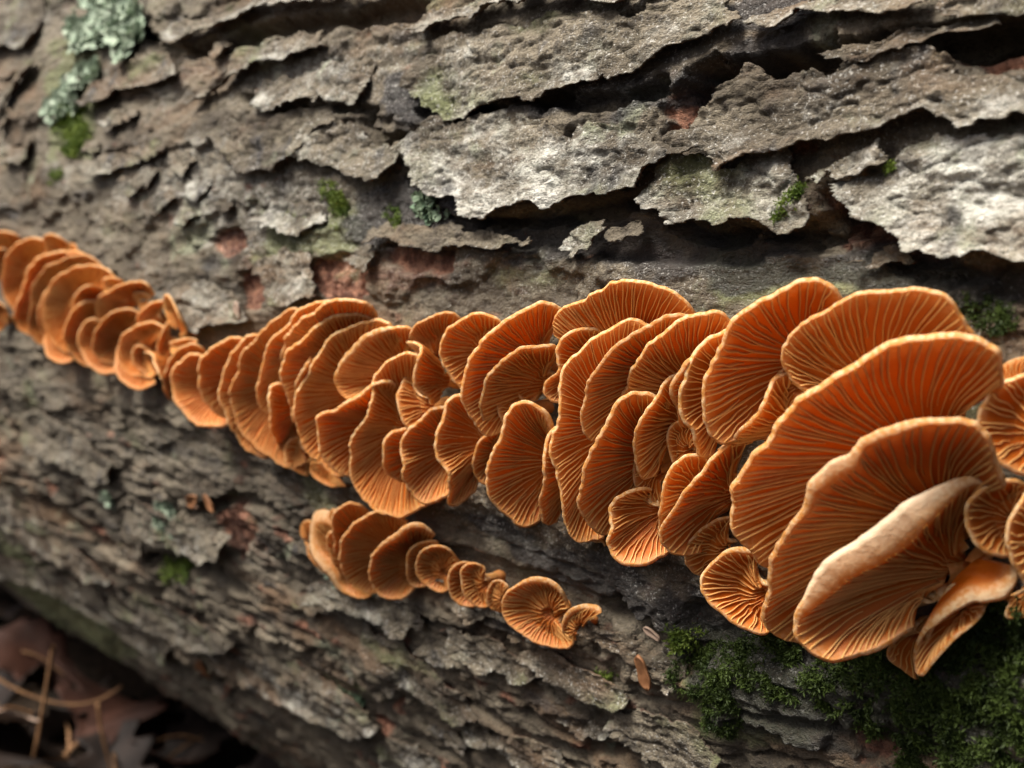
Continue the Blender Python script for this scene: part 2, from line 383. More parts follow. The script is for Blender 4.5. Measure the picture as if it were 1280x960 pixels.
# ------------------------------------------------------------------ the log: traced bark plates, cracks and stains
# plate: crop, outline, height of its face (mm), lift of its lower edge (mm), thickness (mm), lichen
PLATES = [
 ('2', [(250,480),(330,440),(460,440),(515,395),(590,400),(670,390),(690,450),(740,420),(790,460),(840,495),(920,450),(1010,450),(1060,490),(1110,490),(1180,520),(1200,570),(1150,610),(1120,640),(1110,700),(1060,690),(990,690),(900,705),(830,740),(770,765),(740,750),(650,765),(580,790),(500,780),(470,770),(465,710),(420,725),(350,700),(300,680),(295,610),(260,560)], 1.6, 2.2, 1.3, .62),
 ('0', [(385,150),(420,148),(440,150),(458,165),(465,185),(490,177),(501,180),(498,203),(485,217),(461,228),(440,224),(424,210),(400,203),(372,207),(365,180)], 1.6, 1.6, 1.2, .50),
 ('3', [(-40,480),(60,470),(130,390),(170,300),(230,260),(270,250),(330,275),(400,295),(480,280),(560,280),(640,240),(740,200),(840,175),(900,185),(1000,190),(1030,240),(1130,260),(1330,260),(1330,430),(1180,440),(1100,440),(990,430),(950,395),(900,400),(840,430),(760,470),(680,500),(620,530),(560,520),(470,520),(420,550),(300,560),(200,600),(90,560),(-40,560)], 2.4, 1.8, 1.4, .34),
 ('3', [(-40,545),(130,540),(180,600),(250,560),(300,545),(410,530),(440,580),(470,640),(510,600),(600,590),(700,540),(740,510),(760,590),(700,620),(580,625),(520,650),(470,690),(500,740),(515,780),(480,815),(400,835),(330,805),(240,800),(130,820),(60,800),(0,820),(-60,770),(-100,790),(-120,700),(-70,620)], 1.5, 1.6, 1.2, .52),
 ('3', [(600,670),(700,650),(760,590),(800,520),(880,480),(960,470),(1040,510),(1100,510),(1360,470),(1360,960),(1270,950),(1200,920),(1130,910),(1070,950),(1000,930),(900,910),(850,870),(780,840),(720,800),(690,770),(620,720)], 1.6, 2.4, 1.4, .74),
 ('2', [(250,110),(300,60),(400,30),(520,0),(700,-60),(1000,-80),(1080,0),(1000,20),(930,30),(900,5),(800,5),(680,10),(560,45),(440,95),(380,95),(310,130)], 2.2, 1.8, 1.2, .52),
 ('0', [(530,52),(600,36),(680,18),(740,14),(790,22),(860,-14),(912,-16),(916,12),(926,20),(905,35),(888,48),(860,57),(840,62),(822,78),(770,90),(740,104),(690,118),(650,120),(610,132),(570,148),(545,140),(520,125),(500,110),(505,75)], 1.3, 1.3, 1.2, .40),
 ('3', [(300,70),(450,0),(520,-40),(950,-40),(960,20),(940,45),(850,35),(760,60),(680,50),(600,75),(520,85),(480,60),(400,100)], 2.0, 1.6, 1.2, .44),
 ('3', [(520,195),(640,180),(800,120),(880,95),(1000,75),(1180,80),(1215,95),(1100,100),(980,125),(880,155),(780,180),(660,220),(560,235)], 1.2, 1.0, .9, .34),
 ('3', [(960,-40),(1360,-40),(1360,50),(1260,62),(1150,58),(1050,64),(985,40)], 1.6, 1.2, 1.0, .30),
 ('1', [(610,110),(640,90),(750,60),(850,20),(900,-40),(1290,-60),(1310,-10),(1150,14),(1000,24),(900,62),(800,97),(740,122),(680,142),(650,168),(612,168)], 2.4, 2.0, 1.3, .48),
 ('1', [(250,375),(320,330),(345,250),(430,230),(540,195),(610,190),(640,280),(600,300),(500,310),(430,330),(400,370),(330,385)], 1.5, 1.6, 1.2, .42),
 ('1', [(650,405),(720,335),(800,290),(860,200),(900,180),(1000,140),(1100,110),(1170,110),(1180,170),(1090,195),(980,235),(900,250),(850,275),(800,315),(720,365)], 1.5, 1.7, 1.2, .42),
 ('1', [(900,340),(960,290),(1050,270),(1180,230),(1330,220),(1330,330),(1280,380),(1180,370),(1100,350),(1040,395),(990,412),(940,385)], 1.3, 1.3, 1.1, .5),
 ('1', [(740,480),(800,430),(900,455),(1000,430),(1080,395),(1180,385),(1215,440),(1130,480),(1085,560),(1010,612),(940,622),(880,642),(840,600),(800,540)], 1.6, 1.4, 1.4, .22),
 ('1', [(310,590),(420,560),(480,520),(560,500),(620,545),(560,570),(500,602),(450,600),(400,632),(335,662)], 1.2, 1.4, 1.0, .42),
 ('1', [(-40,190),(30,172),(90,172),(130,120),(150,20),(150,-60),(-60,-60)], 1.4, 1.6, 1.2, .36),
 ('1', [(-30,410),(10,330),(70,230),(120,215),(110,260),(50,330),(20,390),(-20,450)], 1.4, 1.4, 1.0, .36),
 ('8', [(400,250),(500,215),(585,210),(600,300),(612,372),(540,412),(480,424),(440,350),(405,290)], 1.2, 1.2, .9, .56),
 ('8', [(360,110),(420,60),(500,30),(640,40),(640,110),(560,150),(470,145),(420,120)], .9, .9, .8, .62),
 ('8', [(-20,360),(60,330),(200,330),(300,360),(370,470),(270,470),(210,510),(140,500),(80,450)], 1.0, 1.3, .9, .55),
 ('8', [(800,185),(860,165),(940,180),(1040,203),(1180,203),(1290,203),(1400,212),(1420,170),(1290,140),(1100,120),(900,110),(800,140)], 1.3, 1.4, 1.0, .12),
 ('4', [(-60,400),(20,395),(90,440),(160,500),(240,570),(330,650),(400,720),(330,720),(240,660),(140,600),(60,540),(-60,470)], 1.6, 2.0, 1.4, .42),
 ('4', [(440,470),(520,440),(610,470),(720,520),(830,560),(800,640),(740,640),(640,600),(540,570),(480,530)], 1.8, 1.8, 1.4, .36),
 ('4', [(60,120),(130,90),(240,160),(330,240),(410,290),(400,370),(340,370),(250,300),(150,270),(90,220)], 1.3, 1.6, 1.2, .30),
 ('5', [(380,120),(480,110),(620,180),(760,250),(850,300),(840,335),(720,330),(600,280),(480,220),(400,170)], 1.6, 1.8, 1.4, .26),
 ('5', [(-60,-30),(60,10),(200,50),(330,110),(420,190),(540,260),(620,330),(600,370),(500,310),(400,240),(300,170),(160,100),(-60,40)], 1.9, 2.0, 1.6, .34),
 ('5', [(840,360),(960,350),(1080,390),(1180,440),(1290,520),(1380,620),(1300,640),(1180,590),(1080,530),(960,480),(880,440)], 1.6, 2.0, 1.4, .40),
 ('6', [(400,215),(470,230),(540,265),(640,325),(675,380),(640,398),(600,372),(560,352),(520,362),(470,310),(420,262)], 1.6, 1.8, 1.2, .34),
 ('6', [(-40,80),(60,75),(160,110),(280,155),(330,215),(260,250),(200,205),(120,165),(40,150),(-40,130)], 1.5, 1.9, 1.2, .42),
 ('6', [(640,310),(740,300),(840,350),(930,400),(975,470),(960,492),(880,470),(800,420),(710,370)], 1.5, 1.7, 1.2, .40),
 ('6', [(120,210),(220,260),(330,330),(420,420),(500,510),(430,520),(330,450),(220,370),(130,290)], 1.4, 1.8, 1.3, .28),
 ('6', [(180,580),(290,600),(380,650),(420,720),(300,720),(200,650)], 1.6, 1.8, 1.3, .46),
 ('6', [(540,570),(640,560),(760,620),(840,700),(740,720),(620,660)], 1.4, 1.6, 1.3, .32),
 ('6', [(920,520),(1040,500),(1180,540),(1290,640),(1260,700),(1120,680),(1000,620)], 1.4, 1.6, 1.3, .26),
 ('6', [(450,100),(540,100),(640,140),(760,220),(740,280),(640,240),(540,180)], 1.0, 1.2, 1.0, .38),
]
# crack: points in photograph pixels, half width (mm), depth (mm)
CRACKS = [
 ([(165,30),(190,52),(215,62),(260,58),(300,44),(350,34),(440,22),(520,12)], 2.0, 5.0),
 ([(860,118),(905,92),(960,86),(1010,78),(1060,68),(1110,52),(1180,42),(1280,30)], 2.0, 8.0),
 ([(520,140),(600,135),(650,126),(700,128),(760,124),(820,108),(870,98)], 1.3, 3.5),
 ([(455,150),(470,172),(500,174),(506,205),(516,235)], 1.3, 4.5),
 ([(1040,262),(1100,292),(1150,322),(1220,347),(1290,358)], 2.0, 4.0),
 ([(590,276),(680,267),(800,252),(830,282),(940,288),(1010,282),(1050,255)], 1.6, 3.0),
 ([(0,604),(34,617),(86,652),(117,672),(155,686),(192,700),(275,717)], 2.4, 5.0),
 ([(10,521),(20,549),(34,573)], 2.0, 4.0),
 ([(-40,690),(0,707),(41,724),(86,745),(117,769),(148,786),(186,813),(213,834),(261,858),(309,865),(344,886),(395,906),(460,935)], 2.6, 5.0),
 ([(-40,700),(0,731),(51,769),(103,803),(137,824),(172,848)], 2.2, 4.0),
 ([(395,758),(440,768),(462,778),(490,800)], 1.6, 4.5),
 ([(600,780),(634,805),(673,844),(712,872),(744,895)], 1.5, 4.0),
 ([(736,934),(771,942),(810,954)], 1.5, 4.0),
 ([(751,766),(775,774),(802,794),(833,813)], 2.4, 5.0),
 ([(400,905),(440,924),(480,952)], 1.8, 4.0),
 ([(192,616),(220,633),(240,640),(292,626),(330,633),(357,647)], 1.8, 4.0),
 ([(300,120),(320,128),(350,138),(420,135),(470,140)], 1.0, 2.5),
 ([(880,780),(930,800),(1000,810),(1100,820),(1250,800)], 4.0, 3.0),
]
# hollow where a flake has come away: crop, outline, depth mm, red amount
HOLLOWS = [
 ('8', [(210,180),(250,140),(310,120),(365,150),(355,220),(300,230),(240,215)], 2.6, .9),
 ('8', [(600,245),(690,235),(770,225),(805,260),(805,380),(720,392),(640,388),(605,350)], 1.6, 1.0),
 ('8', [(330,285),(420,275),(460,370),(400,440),(345,420)], 2.0, .62),
 ('8', [(860,195),(1000,200),(1110,215),(1110,290),(1000,300),(880,270)], 1.4, .55),
 ('1', [(1090,440),(1190,430),(1250,570),(1200,585),(1100,570)], 1.0, .75),
 ('0', [(828,115),(880,100),(890,150),(850,172),(826,165)], 3.0, .85),
 ('3', [(1010,180),(1150,130),(1300,100),(1300,240),(1150,250),(1040,225)], 2.5, .8),
 ('3', [(520,700),(620,700),(760,850),(900,920),(960,960),(700,960),(560,860)], 2.4, .5),
 ('2', [(-30,520),(20,540),(30,600),(-10,620)], 1.2, .7),
 ('2', [(380,760),(560,800),(800,760),(1100,720),(1230,820),(1500,840),(1700,810),(1800,900),(1500,960),(1100,960),(700,900),(420,860)], 2.2, .22),
 ('4', [(740,470),(900,450),(960,520),(860,640),(800,560)], 1.6, .7),
 ('7', [(680,580),(760,570),(820,700),(700,720)], 1.8, .8),
 ('7', [(80,310),(160,310),(160,400),(100,400)], 1.2, .65),
 ('6', [(1150,270),(1250,290),(1240,380),(1160,340)], 1.4, .7),
 ('5', [(705,330),(780,330),(780,450),(730,455)], 2.0, .75),
]
WET_SHADE = [('0', [(480,95),(640,118),(760,92),(860,70),(910,40),(1010,20),(1010,60),(900,115),(760,140),(640,145),(480,150)]),
       ('0', [(920,0),(1000,0),(1010,40),(930,50)]), ('0', [(440,225),(560,240),(620,290),(560,305),(440,300)]),
       ('0', [(600,280),(820,270),(1040,290),(1280,345),(1280,420),(1060,360),(860,345),(640,330)]),
       ('0', [(820,790),(1280,720),(1280,960),(1040,960),(900,900)]), ('0', [(560,640),(760,700),(960,800),(880,830),(700,740)])]  # these two paint the shade of the row and giant caps
PALE = [('0', [(20,200),(300,170),(470,230),(440,330),(300,330),(150,260)]), ('0', [(200,70),(520,40),(560,120),(330,130)]),
        ('0', [(330,255),(440,255),(450,330),(300,330)]), ('0', [(1180,390),(1280,370),(1280,440),(1210,440)])]
GREEN = [('0', [(320,255),(450,250),(440,330),(320,345)]), ('0', [(820,770),(960,800),(1180,830),(1280,760),(1280,960),(1100,960),(860,920)]),
         ('0', [(0,660),(180,790),(150,840),(0,720)]), ('0', [(860,300),(1100,320),(1240,380),(1240,430),(900,380)]),
         ('0', [(380,860),(460,860),(450,910),(390,900)]), ('0', [(60,60),(130,40),(110,200),(60,200)])]

# sampling of the log: fine where it can be seen closely, coarse elsewhere
cols = []
xx = 1440.0
while xx > -170:
    cols.append(surf(xx, 480)[0]); xx -= 2.15
cols = np.array(cols)
S = np.r_[np.linspace(0.75, cols[0] + 0.01, 24), cols, cols[-1] - np.cumsum(np.linspace(0.0035, 0.05, 22))]
S = np.sort(S)
tt = [];
T = np.r_[np.linspace(-math.pi * R, -0.245, 60)[:-1], np.arange(-0.245, -0.12, 0.00056), np.arange(-0.12, 0.085, 0.00034), np.arange(0.085, 0.215, 0.00060),
          np.linspace(0.22, math.pi * R, 60)]
SS, TT = np.meshgrid(S, T, indexing='ij')
SS = SS.astype(np.float32); TT = TT.astype(np.float32)

def bark_height(s, t):
    mm = 0.001
    low = sstep(-0.02, -0.10, t)                       # lower flank: rougher, more furrowed
    big = fbm(s / .055, t / .020, 3, 1)
    w1 = 0.005 * pn(s / .05, t / .03, 20) + 0.0022 * pn(s / .012, t / .009, 21) + 0.0011 * pn(s / .0042, t / .0036, 22) + .0005 * pn(s / .0016, t / .0016, 23)
    q = (t + w1 * 1.5) / 0.021 + 0.6 * pn(s / .14, t / .06, 24)
    f = q - np.floor(q); lay = np.floor(q)
    a1 = (0.55 + 0.9 * np.clip(pn(s / .04 + lay * 7.3, lay * 3.1 + 0 * t, 25) + .35, 0, 1.2))
    saw1 = (1 - f) * sstep(0, .05, f) * a1
    w2 = 0.0026 * pn(s / .016, t / .010, 30) + 0.0012 * pn(s / .005, t / .004, 31) + .0005 * pn(s / .0017, t / .0015, 32)
    q2 = (t + w2 * 1.6) / 0.0083 + 0.5 * pn(s / .06, t / .03, 33)
    f2 = q2 - np.floor(q2); lay2 = np.floor(q2)
    a2 = np.clip(pn(s / .014 + lay2 * 5.7, lay2 * 1.7 + 0 * t, 34) + .15, 0, 1)
    saw2 = (1 - f2) * sstep(0, .07, f2) * a2
    fib = fbm(s / .016, t / .0034, 3, 40); fine = fbm(s / .0034, t / .0024, 3, 44, .72)
    rid = np.abs(fbm(s / .045, t / .0085, 3, 50))
    h = mm * (0.9 * big + 1.35 * saw1 * (1 + .8 * low) + .95 * saw2 * (1 + .9 * low) + (.42 + .35 * low) * fib + .42 * fine - 1.1)
    h -= mm * low * 2.9 * np.exp(-(rid / .10) ** 2)
    return h, lay + lay2 * .5

H, LAY = bark_height(SS, TT)
mk = np.zeros(SS.shape + (4,), np.float32)
mk[..., 0] = 0.18 + 0.30 * fbm(SS / .03, TT / .014, 3, 60) + 0.20 * sstep(0.0, 0.10, TT) - 0.22 * sstep(-0.035, -0.09, TT) + .12 * pn(LAY * 3.7, LAY * 1.3, 61)  # browner lower flank; less lichen there also paints in its exposure falloff
mk[..., 1] = (0.62 + .5 * sstep(-.02, -.08, TT)) * np.clip(fbm(SS / .012, TT / .006, 3, 65) - .30, 0, 1)
mk[..., 2] = np.clip(.5 * fbm(SS / .03, TT / .02, 3, 66), 0, 1) * (1 - .5 * sstep(-.03, -.08, TT))
mk[..., 3] = np.clip(.7 * fbm(SS / .03, TT / .008, 3, 67) - .15, 0, 1)

def window(poly, pad):
    i0 = max(np.searchsorted(S, poly[:, 0].min() - pad), 0); i1 = np.searchsorted(S, poly[:, 0].max() + pad)
    j0 = max(np.searchsorted(T, poly[:, 1].min() - pad), 0); j1 = np.searchsorted(T, poly[:, 1].max() + pad)
    return slice(i0, i1), slice(j0, j1)

JAG = 0.0011
def jag(s, t, seed=70):
    k = .35 + .9 * np.clip(.5 + pn(s / .013, t / .011, seed + 4), 0, 1)
    return 0.0012 * pn(s / .0075, t / .0055, seed) + k * (.0008 * pn(s / .0028, t / .0024, seed + 1) + .0004 * pn(s / .0011, t / .0011, seed + 2))

plate_polys = [st(c, p, 0.001, 4) for (c, p, *_r) in PLATES]
for poly in plate_polys:
    w = window(poly, .004)
    sd = poly_sdf(SS[w], TT[w], poly)
    H[w] = H[w] * (1 - .65 * sstep(-.001, .002, sd)) - 0.0006 * sstep(-.003, .002, sd)
for c, p, dep, rd in HOLLOWS:
    poly = st(c, p, 0, 3); w = window(poly, .006)
    sd = poly_sdf(SS[w], TT[w], poly) + jag(SS[w], TT[w])
    H[w] = H[w] * (1 - .4 * sstep(0, .001, sd)) - dep * .001 * sstep(-.0004, .0005, sd)
    mk[w + (1,)] = np.maximum(mk[w + (1,)], rd * sstep(-.0004, .0006, sd)); mk[w + (0,)] *= 1 - .9 * sstep(-.0004, .0006, sd)
for pts, hw, dep in CRACKS:
    poly = np.array([surf(a, b) for a, b in catmull(pts, 40)[0]]); w = window(poly, .02)
    d = line_dist(SS[w], TT[w], poly) - 1.3 * jag(SS[w], TT[w], 80)
    prof = sstep(hw * .001 * 1.25, hw * .001 * .45, d)
    H[w] -= dep * .001 * prof
    mk[w + (0,)] *= 1 - .6 * prof
RED = [('0', [(300,322),(560,300),(700,330),(640,352),(330,378)]), ('0', [(1000,232),(1100,300),(1070,335),(980,275)]), ('0', [(270,636),(345,648),(335,702),(265,690)]),
       ('0', [(470,255),(620,285),(1010,290),(1240,360),(1010,345),(620,330)]), ('0', [(205,70),(320,60),(330,85),(220,95)])]
for lst, ch, val in ((WET_SHADE, 3, .85), (RED, 1, .36), (PALE, 0, .55), (GREEN, 2, .6)):
    for c, p in lst:
        poly = st(c, p, 0, 2); w = window(poly, .01)
        sd = poly_sdf(SS[w], TT[w], poly) + .006 * fbm(SS[w] / .014, TT[w] / .007, 3, 90)
        mk[w + (ch,)] = np.maximum(mk[w + (ch,)], val * sstep(-.004, .004, sd))
for pts, hw in (([(-60,325),(90,375),(200,440),(330,470),(480,505),(640,520),(850,525),(1050,570),(1300,610)], .0095), ([(395,680),(470,700),(560,715),(640,745),(730,775)], .0045)):
    # the fungus has eaten out a shallow groove along the split it grows from
    poly = np.array([surf(a, b) for a, b in catmull(pts, 40)[0]]); w = window(poly, .03)
    d = line_dist(SS[w], TT[w], poly); k_ = sstep(hw * 1.5, hw * .8, d)
    H[w] = H[w] * (1 - .7 * k_) - .0022 * k_
H = np.maximum(H, -0.012)

log = empty("fallen_log", (0, 0, 0))
tag(log, "large fallen log with grey flaking bark carrying the orange mushrooms", "log")
co = P3(SS.astype(float), TT.astype(float), H.astype(float))
bark = obj("bark", mesh("bark", co, grid_quads(len(S), len(T)), mat=BARK, attrs={"masks": mk}), log)
# sawn ends
for k, (si, nm) in enumerate(((0, "end"), (len(S) - 1, "end"))):
    ring = np.vstack([co[si][::6], [[S[si], 0, ZA]]]); n = len(ring) - 1
    tr = np.array([[i, (i + 1) % n, n] for i in range(n)])
    if k: tr = tr[:, ::-1]
    obj("cut_end", mesh("cut_end", ring, tris=tr, mat=BARK, attrs={"masks": np.tile([.0, .2, 0, 0], (n + 1, 1))}), log)

def build_plate(poly, face, lift, thick, lich, seed):
    cx, cy = poly.mean(0)
    d = float(np.dot(P3(np.float64(cx), np.float64(cy), 0.) - CAM, FWD))
    g = max(d, .12) * 2.3 / 1400
    s = np.arange(poly[:, 0].min() - .003, poly[:, 0].max() + .003, g * 1.45); t = np.arange(poly[:, 1].min() - .003, poly[:, 1].max() + .003, g)
    s2, t2 = np.meshgrid(s, t, indexing='ij')
    sd = poly_sdf(s2, t2, poly) + jag(s2, t2, seed % 5 + 70)
    gs, gt = np.gradient(sd, s, t); gl = gs * gs + gt * gt + 1e-9
    near = (np.abs(sd) < g * 1.2)
    ss = np.where(near, s2 - np.where(sd < .5 * g, sd, 0) * gs / np.maximum(gl, .25), s2)
    ts = np.where(near, t2 - np.where(sd < .5 * g, sd, 0) * gt / np.maximum(gl, .25), t2)
    ok = sd > -g * .75
    q = grid_quads(len(s), len(t)); keep = ok.ravel()[q].all(1); q = q[keep]
    if len(q) < 4: return None
    used, inv = np.unique(q, return_inverse=True); q = inv.reshape(-1, 4)
    s1, t1, d1 = ss.ravel()[used], ts.ravel()[used], np.maximum(sd.ravel()[used], 0)
    # how near the lower rim of the plate: rank inside each column
    cn = np.full(len(s), 1e9); cm = np.full(len(s), -1e9); ci = used // len(t)
    np.minimum.at(cn, ci, t1); np.maximum.at(cm, ci, t1)
    k = (t1 - cn[ci]) / np.maximum(cm[ci] - cn[ci], 1e-4)
    mm = .001
    h = mm * (face * .6 + lift * (1 - k) ** 2 * .5 + .35 * lift * np.exp(-d1 / .0022) * (1 - k) - .35 * k)
    h = h + mm * (.95 * fbm(s1 / .020, t1 / .009, 4, 100 + seed) + .44 * fbm(s1 / .0052, t1 / .0032, 4, 120 + seed, .7)
                  + .6 * np.maximum(pn(s1 / .009, t1 / .0035, 140 + seed), -.1) - .5 * np.exp(-(fbm(s1 / .012, t1 / .006, 3, 150 + seed) / .07) ** 2))
    th = mm * thick * (.35 + .65 * sstep(0, .0025, d1))
    top = P3(s1, t1, h); bot = P3(s1, t1, h - th)
    e = boundary_skirt(q); n = len(s1)
    sk = np.stack([e[:, 1], e[:, 0], e[:, 0] + n, e[:, 1] + n], 1)
    m4 = np.zeros((2 * n, 4), np.float32)
    m4[:n, 0] = lich - .10 + .30 * fbm(s1 / .015, t1 / .008, 4, 160 + seed) + .26 * (1 - k)
    m4[:n, 1] = .5 * np.clip(fbm(s1 / .01, t1 / .006, 3, 165) - .4, 0, 1)
    m4[:n, 2] = np.clip(.55 * fbm(s1 / .02, t1 / .012, 3, 166 + seed) + .08 * math.sin(seed * 2.3), 0, 1)
    m4[:n, 3] = np.clip(.75 * fbm(s1 / .006, t1 / .011, 4, 168 + seed) - .12, 0, 1)
    m4[n:, 1] = .45
    me = mesh("bark_plate", np.vstack([top, bot]), np.vstack([q, (q + n)[:, ::-1], sk]), mat=BARK, attrs={"masks": m4})
    return obj("bark_plate", me, log)

for i, (poly, (c, p, face, lift, thick, lich)) in enumerate(zip(plate_polys, PLATES)):
    build_plate(poly, face, lift, thick, lich, i)

# smaller loose flakes on the open bark
fr = random.Random(3)
for i in range(170):
    if i < 30: x, y = fr.uniform(-20, 1260), fr.uniform(20, 330)
    elif i < 85: x, y = fr.uniform(-20, 520), fr.uniform(60, 330)
    else: x, y = fr.uniform(-20, 900), fr.uniform(600, 930)
    if i >= 85 and (y > 690 + .62 * max(x, 0) or y < 520 + .33 * x): continue
    if i < 85 and y > 255 + .22 * x: continue
    s0, t0 = surf(x, y)
    if any(poly_sdf(np.array([s0]), np.array([t0]), pp)[0] > -.003 for pp in plate_polys): continue
    d = depth_at(x, y); a = d * fr.uniform(8, 32) / 1400 * 1.5; b = a * fr.uniform(.22, .5)
    ph = [fr.uniform(0, 6.28) for _ in range(3)]
    poly = np.array([(s0 + a * math.cos(u) * (1 + .25 * math.sin(3 * u + ph[0])), t0 + b * math.sin(u) * (1 + .3 * math.sin(2 * u + ph[1])) + .12 * a * math.cos(2 * u + ph[2]))
                     for u in np.linspace(0, 2 * math.pi, 18)[:-1]])
    build_plate(poly, fr.uniform(.3, 1.0), fr.uniform(.5, 1.5), .9, fr.uniform(.05, .6) - (.1 if i >= 85 else 0), 200 + i)  # lower flakes darkened too, for the flank's painted exposure falloff

# ------------------------------------------------------------------ mushrooms
MAIN = "orange gilled mushrooms packed along the main row"
LOWROW = "small mushrooms of the short row under the main row"
